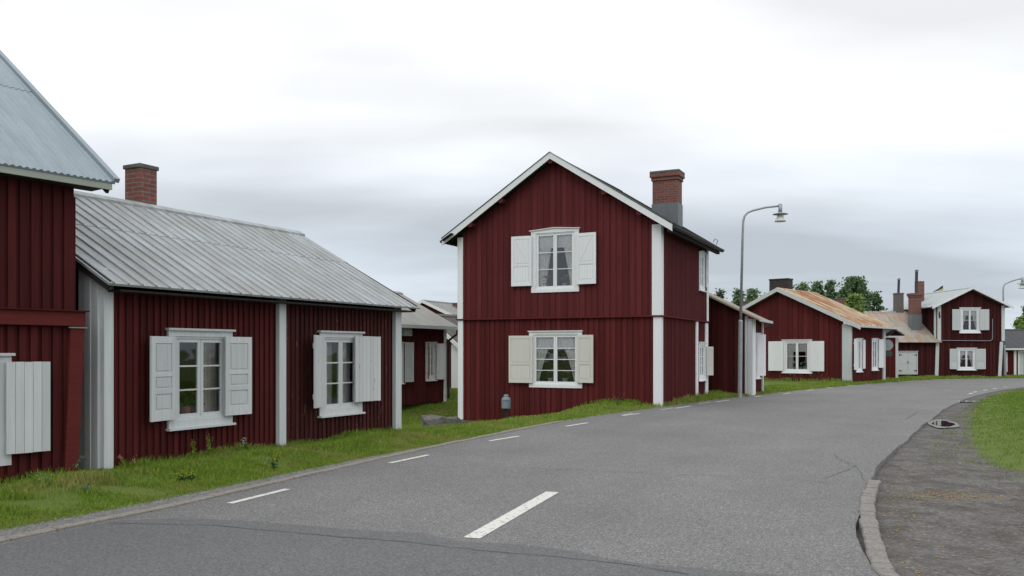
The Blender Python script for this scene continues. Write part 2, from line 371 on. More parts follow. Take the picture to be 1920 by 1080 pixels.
def resample(pl,n,key=None):
    d=np.r_[0,np.cumsum(np.hypot(*np.diff(pl,axis=0).T))]
    t=np.linspace(0,d[-1],n) if key is None else key*d[-1]
    return np.c_[np.interp(t,d,pl[:,0]),np.interp(t,d,pl[:,1])]
def signed(pl,X,Y):
    """distance to a polyline; positive on the left of its direction"""
    best=np.full(X.shape,1e9); sg=np.ones(X.shape)
    for a,b in zip(pl,pl[1:]):
        d=b-a; l2=d@d
        if l2<1e-9: continue
        t=np.clip(((X-a[0])*d[0]+(Y-a[1])*d[1])/l2,0,1)
        dx=X-a[0]-t*d[0]; dy=Y-a[1]-t*d[1]; q=np.hypot(dx,dy)
        s=np.where(d[0]*dy-d[1]*dx>0,1,-1); m=q<best-1e-9
        best=np.where(m,q,best); sg=np.where(m,s,sg)
    return best*sg
def ss(a,b,x): t=np.clip((x-a)/(b-a),0,1); return t*t*(3-2*t)
lawn=np.array([(60,47.5),(24,34.2),G(1915,729),G(1880,735),G(1845,746),G(1826,770),G(1819,800),G(1828,840),G(1868,870),(6.9,10.4),(9,8.5),(16,6)])
lawn=smooth(lawn,2)
def fields(X,Y):
    do=signed(outer,X,Y)                  # >0: beyond the outer edge (houses side)
    di=-signed(inner_s,X,Y)               # >0: beyond the inner edge (right-hand side)
    dl=signed(lawn,X,Y)                   # >0 inside the lawn
    return do,di,dl
def height(X,Y,do,di,dl):
    z=np.full(X.shape,-.08)
    a=np.where(Y<26,6.6,7.0)
    dip=-.80*(1-ss(.2,2.9,X))*np.exp(-((Y-26)/a)**2/1.2)*ss(.3,3.0,do)
    wob=.02*np.sin(X*2.1+Y*1.3)+.015*np.sin(X*5.3-Y*3.1)
    left=.012+.075*ss(.45,1.1,do)+dip+wob*ss(.5,1.2,do)+.03*ss(20,27,Y)*ss(.5,2,do)*ss(2,4,X)
    left=np.where(Y>33,left*.55,left)
    z=np.where(do>.02,left,z)
    right=-.020-.035*ss(16,11,Y)+.2*wob+.08*ss(.0,.9,dl)
    z=np.where(di>.0,right,z)
    return z
def zat(x,y):
    X=np.array([x],float);Y=np.array([y],float); return float(height(X,Y,*fields(X,Y))[0])

# ------------------------------------------------------------------ ground
xs=np.unique(np.r_[-600,-300,-150,-80,-50,-35,-25,-18,-14,np.arange(-11,24,.16),np.arange(24,50,1.0),60,80,120,200,400,700])
ys=np.unique(np.r_[-200,-60,-25,-12,-5,0,2,np.arange(3.5,36,.16),np.arange(36,62,.7),70,85,110,160,300,600,1200])
X,Y=np.meshgrid(xs,ys); do,di,dl=fields(X,Y); Z=height(X,Y,do,di,dl)
nx,ny=len(xs),len(ys)
idx=np.arange(nx*ny).reshape(ny,nx); fa=np.stack([idx[:-1,:-1],idx[:-1,1:],idx[1:,1:],idx[1:,:-1]],-1).reshape(-1,4)
me=bpy.data.meshes.new('ground'); me.from_pydata(np.c_[X.ravel(),Y.ravel(),Z.ravel()].tolist(),[],fa.tolist())
ca=me.color_attributes.new('mask','FLOAT_COLOR','POINT')
R=np.clip(ss(-.6,.6,-dl)*np.where(di>0,1,0),0,1)
wst=np.interp(Y,[5,9,12,14,17,20],[.50,.44,.34,.20,.11,.05])
Gm=np.clip(ss(.12,-.12,(do-wst)),0,1) if False else 1-ss(-.12,.14,do-wst)
Gm=np.where((do>-1)&(di<0),Gm,0)
R=np.where((do<0)&(di<0),1,R)
ca.data.foreach_set('color',np.stack([R,Gm,0*R,0*R+1],-1).ravel().astype('f'))
me.polygons.foreach_set('use_smooth',[True]*len(me.polygons)); me.materials.append(GROUND)
gobj=bpy.data.objects.new('ground',me); C.objects.link(gobj); tag(gobj,kind='structure')

# asphalt road with a ragged broken lip on its inner side
n=900; kf=np.linspace(0,1,n)**1.35
O=resample(outer,n,kf); I=resample(inner_s,n,kf)
rv=[];rf=[]; K=9
for i in range(n):
    j=.018*math.sin(i*.17)+.012*math.sin(i*.41+1)+.008*random.uniform(-1,1)
    dvec=(I[i]-O[i]); dvec=dvec/np.hypot(*dvec); e=I[i]+dvec*j
    for k in range(K): p=O[i]+(e-O[i])*k/(K-1); rv.append((p[0],p[1],0.0))
    p=e+dvec*.010; rv.append((p[0],p[1],-.09))
for i in range(n-1):
    for k in range(K): a=i*(K+1)+k; rf.append((a,a+1,a+K+2,a+K+1))
me=bpy.data.meshes.new('road'); me.from_pydata(rv,[],rf); _c=me.color_attributes.new('lane','FLOAT_COLOR','POINT'); _c.data.foreach_set('color',np.array([[min(1,(q%(K+1))/(K-1)),0,0,1] for q in range(len(rv))],dtype='f').ravel()); me.materials.append(ASPH); ob=bpy.data.objects.new('road',me); C.objects.link(ob); tag(ob,kind='structure')

def sheet(name,poly,z,mat,jit=0,step=.25):
    pts=[]
    for a,b in zip(poly,poly[1:]+poly[:1]):
        L_=math.hypot(b[0]-a[0],b[1]-a[1]); k=max(1,int(L_/step)) if jit else 1
        for q in range(k):
            t=q/k; pts.append((a[0]+(b[0]-a[0])*t+random.uniform(-jit,jit),a[1]+(b[1]-a[1])*t+random.uniform(-jit,jit),z))
    m=MB(); m.add(pts,[tuple(range(len(pts)))]); return m.build(name,mat)
patch=[G(*p) for p in [(60,1008),(214,977),(330,972),(480,978),(640,992),(790,1001),(870,1016),(1020,1026),(1190,1056),(1330,1068),(1450,1078)]]+[(2.2,4.2),(1.7,0),(1.2,-8),(-7.4,-8),(-5.8,1.5),(-4.72,5.0)]
tag(sheet('road_patch',patch,.004,ASPHD,.012),kind='structure')
def ribbon(name,pts,w,z,mat,wob=.02,step=.12):
    m=MB(); q=[]
    for a,b in zip(pts,pts[1:]):
        L_=math.hypot(b[0]-a[0],b[1]-a[1]); k=max(1,int(L_/step))
        for i in range(k): t=i/k; q.append((a[0]+(b[0]-a[0])*t+random.uniform(-wob,wob),a[1]+(b[1]-a[1])*t+random.uniform(-wob,wob)))
    q.append(pts[-1])
    vs=[]
    for i,p in enumerate(q):
        a=q[max(0,i-1)];b=q[min(len(q)-1,i+1)]; d=Vector((b[0]-a[0],b[1]-a[1])).normalized(); ww=w*random.uniform(.35,1)/2
        vs+=[(p[0]-d.y*ww,p[1]+d.x*ww,z),(p[0]+d.y*ww,p[1]-d.x*ww,z)]
    m.add(vs,[(2*i,2*i+1,2*i+3,2*i+2) for i in range(len(q)-1)]); return m
cr=MB()
def addcrack(pxs,w,z=.006,wob=.015):
    m=ribbon('c',[G(*p) for p in pxs],w,z,None,wob); n0=len(cr.v); cr.v+=m.v; cr.f+=[tuple(i+n0 for i in f) for f in m.f]
addcrack([(200,982),(400,986),(640,1008),(760,1017),(900,1033),(1040,1045),(1180,1060),(1290,1078)],.014,.009,.008)
addcrack([(800,873),(960,877),(1130,884),(1300,891),(1450,898),(1560,906)],.012)
addcrack([(1560,850),(1575,862),(1600,875),(1575,888),(1545,897)],.012,.004,.03)
addcrack([(1600,872),(1612,886),(1620,900)],.012,.004,.03)
addcrack([(1535,792),(1560,789),(1640,791),(1700,786),(1722,772)],.02,.004,.05)
addcrack([(640,945),(720,925),(800,915),(880,905)],.006,.004,.03)
tag(cr.build('road_cracks',CRACK),kind='structure')

# painted markings
em=MB()
def dash(m,a,b,w,z=.005):
    a=Vector(a);b=Vector(b);d=(b-a).normalized();nrm=Vector((-d.y,d.x))*w/2
    q=[a+nrm,a-nrm,b-nrm,b+nrm]; m.add([(p.x,p.y,z) for p in q],[(0,1,2,3)])
for a,b in [((430,944.5),(539,917.5)),((731,868.5),(803,853.5)),((918,827),(973,818)),((1061,799.5),(1102,793)),((1168,779.5),(1200,775.5)),((1266,765.8),(1296,761.3)),((1343,753.8),(1368,750.2)),((1415,744.2),(1428,742.6)),((1468,739.0),(1482,736.9)),((1513,732.3),(1524,730.9)),((1550,727.7),(1560,726.9)),((1590,723.5),(1600,722.9)),((1624,720.6),(1634,720.0)),((1660,718.3),(1672,717.5)),((1700,715.1),(1712,714.5)),((1756,712.4),(1768,712.0)),((1790,711.0),(1805,710.8)),((1830,710.4),(1845,710.2))]:
    dash(em,G(*a),G(*b),.085)
for a,b in [((1845,735.9),(1851,734.7)),((1863,732.2),(1870,731.2)),((1880,729.2),(1887,728.4)),((1898,726.2),(1906,725.7)),((1838,739),(1843,737.6))]:
    dash(em,(G(*a)[0]-.35,G(*a)[1]+.1),(G(*b)[0]-.35,G(*b)[1]+.1),.10)
for a,b in [((1186,775.2),(1166,779)),((1240,768.5),(1262,765)),((1310,757.5),(1332,754.2))]: dash(em,G(*a),G(*b),.05,.0045)
tag(em.build('edge_line',MARK),kind='structure')
cl=MB(); dash(cl,G(884,1009.5),G(1036,923),.15); tag(cl.build('centre_line',MARK),kind='structure')

# flush kerb on the houses' side: a row of granite setts
kb=MB(); d=np.r_[0,np.cumsum(np.hypot(*np.diff(outer,axis=0).T))]
t=10.0
def opt(t): return np.array((np.interp(t,d,outer[:,0]),np.interp(t,d,outer[:,1])))
while t<32.5:
    l=random.uniform(.38,.62); a=opt(t);b=opt(t+l-.012); dv=(b-a)/np.hypot(*(b-a)); nv=np.array((-dv[1],dv[0]))
    wo=.11+random.uniform(-.01,.015); z=.022+random.uniform(-.004,.004)
    q=[a-nv*.0,b-nv*.0,b+nv*wo,a+nv*wo]
    kb.hexa([(*p,-.1) for p in q],[(*p,z) for p in q]); t+=l
tag(kb.build('flush_kerb',KERBF,bevel=.008),kind='structure')
# raised granite kerb on the right
kr=MB(); line=smooth(np.array([G(1640,904,-.0),G(1625,935),G(1627,975),G(1637,1015),G(1647,1050),G(1662,1082),(2.62,5.3),(2.72,4.8)]),2); dd=np.r_[0,np.cumsum(np.hypot(*np.diff(line,axis=0).T))]
t=.0
while t<dd[-1]-.1:
    l=random.uniform(.14,.27); a=np.array((np.interp(t,dd,line[:,0]),np.interp(t,dd,line[:,1]))); b=np.array((np.interp(t+l-.016,dd,line[:,0]),np.interp(t+l-.012,dd,line[:,1])))
    dv=(b-a)/np.hypot(*(b-a)); nv=np.array((-dv[1],dv[0])); w2=.072+random.uniform(-.007,.007); z=.022+random.uniform(-.007,.007)
    q=[a+nv*w2,a-nv*w2,b-nv*w2,b+nv*w2]; q=[x+np.random.uniform(-.006,.006,2) for x in q]
    kr.hexa([(*p,-.12) for p in q],[(*p,z+random.uniform(-.004,.004)) for p in q]); t+=l
tag(kr.build('granite_kerb',KERB,bevel=.012),kind='structure')
def blob(name,c,rx,ry,z,mat,n=40,amp=.2):
    th=math.atan2(c[0],c[1]); ct,st_=math.cos(th),math.sin(th)
    ph=[random.uniform(0,6.28) for _ in range(5)]; vs=[]
    for i in range(n):
        a=2*math.pi*i/n; r=1+amp*sum(math.sin((k+2)*a+ph[k])/(k+2.) for k in range(5)); x_,y_=rx*r*math.cos(a),ry*r*math.sin(a); vs.append((c[0]+x_*ct+y_*st_,c[1]-x_*st_+y_*ct,z))
    m=MB(); m.add(vs,[tuple(range(n))]); return m.build(name,mat)
WET=simple('wet_dirt',(.055,.050,.045),.8,var=.2)
c=G(1768,794,0); WETR=simple('shallow_wet_film',(.14,.135,.13),.22,var=.1,spec=.6); tag(blob('wet_ground',c,.30,1.15,-.003,WETR,n=64,amp=.15),kind='structure'); tag(blob('puddle',c,.21,.8,.0,WATER,n=64,amp=.17),kind='structure')
c=G(1815,752.5,0); tag(blob('puddle',c,.40,.45,.002,WATER,amp=.2),kind='structure')

# ------------------------------------------------------------------ house kit
class House:
    def __init__(s,name,label,corner,u,z0,L,D,group='red wooden cottages along the street',cat='cottage'):
        s.u=Vector(u).normalized(); s.c=Vector(corner); s.z0=z0; s.L=L; s.D=D
        s.root=empty(name,(s.c.x,s.c.y,z0),label,cat,group,math.atan2(s.u.y,s.u.x))
        T=Matrix.Translation((0,0,-z0))
        s.W={'F':T.copy(),
             'R':T@Matrix(((0,-1,0,L),(1,0,0,0),(0,0,1,0),(0,0,0,1))),
             'L':T@Matrix(((0,1,0,0),(-1,0,0,D),(0,0,1,0),(0,0,0,1)))}
        for k_ in ('F','R'): s.W[k_+'U']=s.W[k_]@Matrix.Translation((0,-.035,0))
        s.toW=Matrix(((s.u.x,-s.u.y,0,s.c.x),(s.u.y,s.u.x,0,s.c.y),(0,0,1,z0),(0,0,0,1)))
    def at(s,wall,px):
        M=s.toW@s.W[wall]; o=M@Vector((0,0,0)); x=(M@Vector((1,0,0)))-o; k=(px-960)/F
        t=(k*o.y-o.x)/(x.x-k*x.y); return t,o.y+x.y*t
    def z(s,wall,px,py):
        t,d=s.at(wall,px); return EYE+(HZ-py)/F*d
    def mb(s,wall='F'): return MB(s.W[wall].copy())
    def part(s,m,name,mat,parent=None,label=None,**k):
        o=m.build(name,mat,parent or s.root,**k)
        if label: o['label']=label
        return o

def siding(h,wall,s0,s1,zb,zt,openings=(),pitch=.135,rw=.08,dep=.022,mat=RED,brk=(),jag=0,y=0.,m=None):
    own=m is None; m=m or h.mb(wall)
    zt=zt if callable(zt) else (lambda s,q=zt:q); zb=zb if callable(zb) else (lambda s,q=zb:q)
    ed=set([s0,s1]); k=s0
    while k<s1: ed.add(k); ed.add(min(s1,k+rw)); k+=pitch
    for o in openings: ed.add(o[0]); ed.add(o[1])
    for b in brk: ed.add(b)
    ed=sorted(e for e in ed if s0-1e-6<=e<=s1+1e-6)
    for a,b in zip(ed,ed[1:]):
        if b-a<.003: continue
        c=(a+b)/2; raised=((c-s0)%pitch)<rw; yf=y-(dep if raised else 0)+random.uniform(-.002,.002)*(1 if dep>0 else 0)
        segs=[(zb(c),None)]; cuts=sorted((o[2],o[3]) for o in openings if o[0]<c<o[1])
        cur=zb(c)-random.uniform(0,jag); 
        for z0,z1 in cuts:
            m.hexa([(a,yf,cur),(b,yf,cur),(b,y+.05,cur),(a,y+.05,cur)],[(a,yf,z0),(b,yf,z0),(b,y+.05,z0),(a,y+.05,z0)]); cur=z1
        if max(zt(a),zt(b))>cur:
            m.hexa([(a,yf,cur),(b,yf,cur),(b,y+.05,cur),(a,y+.05,cur)],[(a,yf,zt(a)),(b,yf,zt(b)),(b,y+.05,zt(b)),(a,y+.05,zt(a))])
    return h.part(m,'wall',mat) if own else m

def pot(loc,kind='red',s=1.,label=None):
    r=empty('potted_plant',loc,label or 'potted geranium on a window sill','potted plant','flower pots behind the window panes')
    m=MB(); m.lathe([(.045*s,0),(.065*s,.10*s),(.07*s,.10*s),(.07*s,.12*s),(.055*s,.12*s)],n=12); m.build('pot',POTW if kind!='red' else TERRA,r)
    m=MB(); f=MB()
    for i in range(70):
        a=random.uniform(0,6.28); q=random.uniform(0,.12)*s; z=random.uniform(.10,.27)*s
        c=Vector((q*math.cos(a),q*math.sin(a),z)); leaf(m,c,.025*s)
    for i in range(4):
        a=random.uniform(0,6.28); q=random.uniform(.02,.10)*s; c=Vector((q*math.cos(a),q*math.sin(a)-.03,random.uniform(.22,.32)*s))
        for j in range(16): leaf(f,c+Vector([random.gauss(0,.011*s) for _ in range(3)]),.018*s)
        f.build('flower',{'red':REDF,'pink':PINKF,'white':WHITEF}[kind],r); f=MB()
    m.build('leaves',POTLEAF,r)
    return r
def leaf(m,c,s):
    n=Vector((random.gauss(0,1),random.gauss(0,1),random.gauss(0,1)+.3)).normalized(); a=n.orthogonal().normalized()*s; b=n.cross(a).normalized()*s*random.uniform(.6,1)
    t=random.uniform(0,6.28); a,b=a*math.cos(t)+b*math.sin(t),b*math.cos(t)-a*math.sin(t)
    m.add([c-a,c-b,c+a,c+b],[(0,1,2,3)])

def shutter(h,wall,win,sh,z0,z1,w,side,ang,style,mat,off=.075,label=None,px=None):
    """side -1: hinged at sh and opening towards smaller s; ang in degrees away from the wall plane"""
    if px is not None:
        M0=h.toW@h.W[wall]; p0=M0@Vector((sh,-off,0)); X0=M0.to_3x3()@Vector((side*math.cos(math.radians(ang)),-math.sin(math.radians(ang)),0)); k=(px-960)/F
        w=max(.12,min(1.2,(k*p0.y-p0.x)/(X0.x-k*X0.y)))
    a=math.radians(ang); X=Vector((side*math.cos(a),-math.sin(a),0)); Yv=Vector((side*math.sin(a)*-1,-math.cos(a),0)) ; 
    # panel frame: x along the leaf, y its outward face
    Yv=Vector((-side*math.sin(a)*side*side,-math.cos(a),0)) if False else Vector((-math.sin(a)*side,-math.cos(a),0))
    M=Matrix(((X.x,-Yv.x,0,sh),(X.y,-Yv.y,0,-off),(0,0,1,z0),(0,0,0,1)))
    m=MB(h.W[wall]@M); H=z1-z0; t=.028
    st=.07*min(1,w/.4); 
    if style=='planks' or style=='plain':
        k=0; n=max(3,int(w/.085)) if style=='planks' else max(2,int(w/.2)); g=.004 if style=='planks' else .0015
        for i in range(n):
            m.box(w*i/n+g/2,w*(i+1)/n-g/2,-t+random.uniform(-.001,.001),0,random.uniform(-.003,.003),H+random.uniform(-.003,.003))
        m.box(.02,w-.02,0.001,.02,H*.12,H*.12+.08); m.box(.02,w-.02,.001,.02,H*.82,H*.82+.08)
    else:
        m.box(.001,w-.001,-t*.55,0,.001,H-.001)
        m.box(0,st,-t,.002,0,H); m.box(w-st,w,-t,.002,0,H)
        rails={'panel2':[(0,.09),(.40,.06),(1,.09)],'panel3':[(0,.13),(.345,.06),(.545,.05),(1,.09)],'diag':[(0,.12),(.41,.07),(1,.09)]}[style]
        zs=[]
        for fr,rh in rails:
            zc=fr*H; lo,hi=(0,rh) if fr==0 else ((H-rh,H) if fr==1 else (zc-rh/2,zc+rh/2))
            m.box(st+.0005,w-st-.0005,-t+.0005,.0015,lo,hi); zs.append((lo,hi))
        for (l0,h0),(l1,h1) in zip(zs,zs[1:]):
            m.box(st+.03,w-st-.03,-t*.85,-t*.5,h0+.03,l1-.03)
        if style=='diag':
            (l0,h0),(l1,h1),(l2,h2)=zs
            for i in range(5): x=st+.035+(w-2*st-.07)*i/5; m.box(x,x+.012,-t*.98,-t*.8,h0+.03,l1-.03)
            m.beam((st+.04,-t*.92,h1+.03),(w-st-.07,-t*.92,l2-.03),.012,.012)
    o=h.part(m,'shutter',mat,win,label); return o

def curtain(m,s0,s1,z0,z1,y=.14,amp=.018,waves=6,inner=None,n=40,rows=10):
    """inner(f) -> (a,b) extent at height fraction f (0 bottom, 1 top)"""
    vs=[];fs=[]; ph=random.uniform(0,6)
    for j in range(rows+1):
        f=j/rows; a,b=(s0,s1) if inner is None else inner(f)
        for i in range(n+1):
            t=i/n; vs.append((a+(b-a)*t,y+amp*math.sin(t*waves*6.28+ph+.6*math.sin(f*3)),z0+(z1-z0)*f))
    for j in range(rows):
        for i in range(n): q=j*(n+1)+i; fs.append((q,q+1,q+n+2,q+n+1))
    m.add(vs,fs)

def window(h,wall,s0,s1,z0,z1,rows=3,cols=2,head='cap',cw=.11,shL=None,shR=None,cur='tied',mat=WHITE,sill=True,pots=None,deep=True,label=None,sashw=.05,plabel=None):
    """s0..s1, z0..z1 outer size of the casing"""
    m=h.mb(wall); top=.11 if head!='ped' else .13; bot=.10
    m.box(s0,s0+cw,-.045,.02,z0,z1-top); m.box(s1-cw,s1,-.045,.02,z0,z1-top)
    m.box(s0+cw,s1-cw,-.043,.02,z0,z0+bot)
    if head=='ped':
        mid=(s0+s1)/2; m.prism([(s0-.01,z1-top),(s1+.01,z1-top),(s1+.01,z1-.055),(mid,z1),(s0-.01,z1-.055)],-.05,.02)
        m.beam((s0-.05,-.04,z1-.05),(mid,-.04,z1+.012),.10,.02); m.beam((mid,-.04,z1+.012),(s1+.05,-.04,z1-.05),.10,.02)
    else:
        m.box(s0,s1,-.047,.02,z1-top,z1-.03); m.box(s0-.025,s1+.025,-.085,.02,z1-.03,z1)
    if sill: m.box(s0-.02,s1+.02,-.095,.0,z0-.03,z0+.0)
    W=h.part(m,'window',mat,label=label)
    a0,a1=s0+cw,s1-cw; b0,b1=z0+bot,z1-top
    m=h.mb(wall); m.box(a0,a0+.03,-.03,.05,b0,b1); m.box(a1-.03,a1,-.03,.05,b0,b1); m.box(a0+.03,a1-.03,-.03,.05,b0,b0+.03); m.box(a0+.03,a1-.03,-.03,.05,b1-.03,b1)
    h.part(m,'frame',mat,W)
    a0+=.03;a1-=.03;b0+=.03;b1-=.03; cwid=(a1-a0)/cols
    for c_ in range(cols):
        x0=a0+cwid*c_+.002; x1=a0+cwid*(c_+1)-.002; m=h.mb(wall); sw=sashw
        m.box(x0,x0+sw,-.015,.025,b0,b1); m.box(x1-sw,x1,-.015,.025,b0,b1); m.box(x0+sw,x1-sw,-.014,.024,b0,b0+sw); m.box(x0+sw,x1-sw,-.014,.024,b1-sw,b1)
        for r in range(1,rows):
            zc=b0+sw+(b1-b0-2*sw)*r/rows; m.box(x0+sw,x1-sw,-.012,.022,zc-.011,zc+.011)
        h.part(m,'sash',mat,W)
        m=h.mb(wall); m.add([(x0+sw-.005,.004,b0+sw-.005),(x1-sw+.005,.004,b0+sw-.005),(x1-sw+.005,.004,b1-sw+.005),(x0+sw-.005,.004,b1-sw+.005)],[(0,1,2,3)])
        h.part(m,'pane',GLASS,W)
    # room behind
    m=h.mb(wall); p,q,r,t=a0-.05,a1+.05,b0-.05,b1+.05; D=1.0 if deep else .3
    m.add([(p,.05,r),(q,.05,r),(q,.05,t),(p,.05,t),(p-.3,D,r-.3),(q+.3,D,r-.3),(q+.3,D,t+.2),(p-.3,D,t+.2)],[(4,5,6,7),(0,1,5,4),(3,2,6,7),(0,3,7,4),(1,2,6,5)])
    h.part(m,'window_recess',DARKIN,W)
    if cur:
        m=h.mb(wall); Wd=a1-a0; Hd=b1-b0
        if cur=='tied':
            curtain(m,a0,a1,b0+Hd*.72,b1,.06,.010,9)
            def li(f): e=a0+Wd*(.08+.34*f**1.3); return (a0-.02,e)
            def ri(f): e=a1-Wd*(.08+.34*f**1.3); return (e,a1+.02)
            curtain(m,0,0,b0,b1,.075,.012,4,li); curtain(m,0,0,b0,b1,.075,.012,4,ri)
        elif cur=='wide':
            curtain(m,a0,a1,b0+Hd*.74,b1,.06,.010,9)
            def li(f): return (a0-.02,a0+Wd*(.22+.20*f**1.1))
            def ri(f): return (a1-Wd*(.10+.26*f**1.1),a1+.02)
            curtain(m,0,0,b0,b1,.075,.012,4,li); curtain(m,0,0,b0,b1,.075,.012,4,ri)
        elif cur=='side':
            curtain(m,a1-Wd*.30,a1+.26,b0-.05,b1+.05,.2,.022,6); curtain(m,a0-.1,a0+Wd*.16,b0,b1+.05,.2,.02,3)
        elif cur=='sidelace':
            curtain(m,a1-Wd*.30,a1+.24,b0-.05,b1+.05,.16,.02,5); curtain(m,a0+Wd*.36,a0+Wd*.52,b0,b1+.05,.2,.02,3)
        elif cur=='half':
            curtain(m,a0,a1,b0+Hd*.66,b1,.06,.010,10); curtain(m,a0-.02,a0+Wd*.30,b0,b1,.08,.012,4); curtain(m,a1-Wd*.16,a1+.02,b0,b1,.08,.012,3)
        elif cur=='full': curtain(m,a0,a1,b0,b1,.08,.013,9)
        h.part(m,'curtain',LACEB if cur=='side' else LACE,W,smooth=True)
    if pots:
        m=h.mb(wall); m.box(a0-.03,a1+.03,.052,.26,b0-.035,b0); h.part(m,'inner_sill',mat,W)
        for fr,kind,sc,lb in pots:
            pt=h.toW@h.W[wall]@Vector((a0+(a1-a0)*fr,.155,b0+.001)); pot(pt,kind,sc,lb)
    for sh,side in ((shL,-1),(shR,1)):
        if sh: shutter(h,wall,W,(sh.get('s',s0+.05 if side<0 else s1-.05)),sh['z0'],sh['z1'],sh.get('w',.4),side,sh.get('ang',6),sh.get('st','planks'),sh.get('mat',mat),sh.get('off',.075),sh.get('label'),sh.get('px'))
    return W
def opening(s0,s1,z0,z1,c=.07): return (s0+c,s1-c,z0+c,z1-c)

def roof_slope(m,x0,x1,y0,z0,y1,z1,prof,th=.03,lap=.5,rows=None):
    """x runs along the eaves; (y0,z0) eave, (y1,z1) ridge; prof(x)->height above the sheet; xs list of breakpoints"""
    S,fn=prof(x0,x1); d=Vector((0,y1-y0,z1-z0)); ln=d.length; d=d/ln; nrm=Vector((0,-d.z,d.y)); 
    if nrm.z<0: nrm=-nrm
    def strip(f0,f1,extra):
        vs=[];n=len(S)
        for f in (f0,f1):
            base=Vector((0,y0,z0))+d*ln*f
            for x in S: p=base+nrm*(fn(x)+extra); vs.append((x,p.y,p.z))
        vs2=[]
        for f in (f0,f1):
            base=Vector((0,y0,z0))+d*ln*f
            for x in (S[0],S[-1]): p=base-nrm*th; vs2.append((x,p.y,p.z))
        nn=len(vs); fs=[(i,i+1,n+i+1,n+i) for i in range(n-1)]
        fs+=[tuple(reversed(range(n)))+(nn,nn+1),tuple(range(n,2*n))+(nn+3,nn+2),(nn,nn+2,nn+3,nn+1),(0,n,nn+2,nn),(n-1,nn+1,nn+3,2*n-1)]
        m.add(vs+vs2,fs)
    if lap: strip(0,lap+.01,0); strip(lap,1,.007)
    else: strip(0,1,0)
def ribs(pitch,w,hh):
    def f(x0,x1):
        S=[x0]; x=x0+pitch*.3
        H={}
        while x<x1-w*2:
            for q,v in ((x-w*.8,0),(x-w*.35,hh),(x+w*.35,hh),(x+w*.8,0)): S.append(q); H[round(q,5)]=v
            x+=pitch
        S.append(x1); return S,(lambda q:H.get(round(q,5),0))
    return f
def corr(pitch,amp):
    def f(x0,x1):
        n=int((x1-x0)/pitch)*6; S=[x0+(x1-x0)*i/n for i in range(n+1)]
        return S,(lambda q:amp*math.cos((q-x0)/pitch*6.2832))
    return f
def flat(x0,x1): return [x0,x1],(lambda q:0)

def gable_roof(h,axis,a0,a1,e0,r,e1,zf,zr,prof,mat,ze1=None,th=.03,lap=.5,name='roof',ridge=True,ridgemat=None):
    """axis 'x': ridge along the front; axis 'y': ridge running back (then slope 0 is the right-hand one)"""
    m=h.mb('F' if axis=='x' else 'R'); ze1=zf if ze1 is None else ze1
    roof_slope(m,a0,a1,e0,zf,r,zr,prof,th,lap); roof_slope(m,a0,a1,e1,ze1,r,zr,prof,th,lap)
    o=h.part(m,name,mat)
    if ridge:
        k=.14; s0=(zr-zf)/(r-e0); s1=(zr-ze1)/(e1-r); g=h.mb('F' if axis=='x' else 'R'); off=.035
        for sgn,s in ((-1,s0),(1,s1)):
            g.hexa([(a0-.01,r,zr+.0),(a1+.01,r,zr+.0),(a1+.01,r+sgn*k,zr+.0-k*s),(a0-.01,r+sgn*k,zr+.0-k*s)],
                   [(a0-.01,r,zr+off+.012),(a1+.01,r,zr+off+.012),(a1+.01,r+sgn*k,zr+off+.012-k*s),(a0-.01,r+sgn*k,zr+off+.012-k*s)])
        h.part(g,'ridge_cap',ridgemat or mat,o)
    return o
def chimney(h,cx,cy,z0,z1,wx,wy,mat=None,cap='slab',flash=0,corbel=False,label=None,pipe=None,capmat=None,parent=None):
    mat=mat or BRICK; capmat=capmat or CONC
    m=h.mb('F'); zt=z1-(.07 if cap=='slab' else 0)
    m.box(cx-wx/2,cx+wx/2,cy-wy/2,cy+wy/2,z0,zt-(.24 if corbel else 0))
    if corbel:
        m.box(cx-wx/2-.035,cx+wx/2+.035,cy-wy/2-.035,cy+wy/2+.035,zt-.24,zt-.13)
        m.box(cx-wx/2-.075,cx+wx/2+.075,cy-wy/2-.075,cy+wy/2+.075,zt-.13,zt)
    o=h.part(m,'chimney',mat,parent,label,bevel=.008)
    if cap=='slab':
        m=h.mb('F'); e=.075 if corbel else .025; m.box(cx-wx/2-e,cx+wx/2+e,cy-wy/2-e,cy+wy/2+e,zt+.001,z1); h.part(m,'chimney_cap',capmat,o,bevel=.01)
    if flash:
        m=h.mb('F'); m.box(cx-wx/2-.02,cx+wx/2+.02,cy-wy/2-.02,cy+wy/2+.02,z0-.01,flash); h.part(m,'flashing',ZINC,o)
    if pipe:
        r,zp,dx=pipe; m=h.mb('F'); m.tube([(cx+dx,cy,z1-.1),(cx+dx+.03,cy,zp)],r,10); m.lathe([(r*1.7,zp+.03),(r*.4,zp+.10)],(cx+dx+.03,cy,0),10); h.part(m,'flue_pipe',PIPE,o)
    return o
def board(h,wall,name,s0,s1,z0,z1,mat,y0=-.045,y1=0.,bevel=.004,lean=0,parent=None,label=None):
    m=h.mb(wall); m.hexa([(s0,y0,z0),(s1,y0,z0),(s1,y1,z0),(s0,y1,z0)],[(s0+lean,y0,z1),(s1+lean,y0,z1),(s1+lean,y1,z1),(s0+lean,y1,z1)])
    return h.part(m,name,mat,parent,label,bevel=bevel)
def rake(h,wall,x0,x1,xr,ze0,zr,ze1,y,mat,hh=.16,t=.03,roof=None,name='bargeboard'):
    """one bargeboard per slope, in a gable wall frame, at depth y"""
    for a,za in ((x0,ze0),(x1,ze1)):
        m=h.mb(wall); m.hexa([(a,y,za-hh),(xr,y,zr-hh),(xr,y+t,zr-hh),(a,y+t,za-hh)],[(a,y,za),(xr,y,zr),(xr,y+t,zr),(a,y+t,za)])
        h.part(m,name,mat,roof)
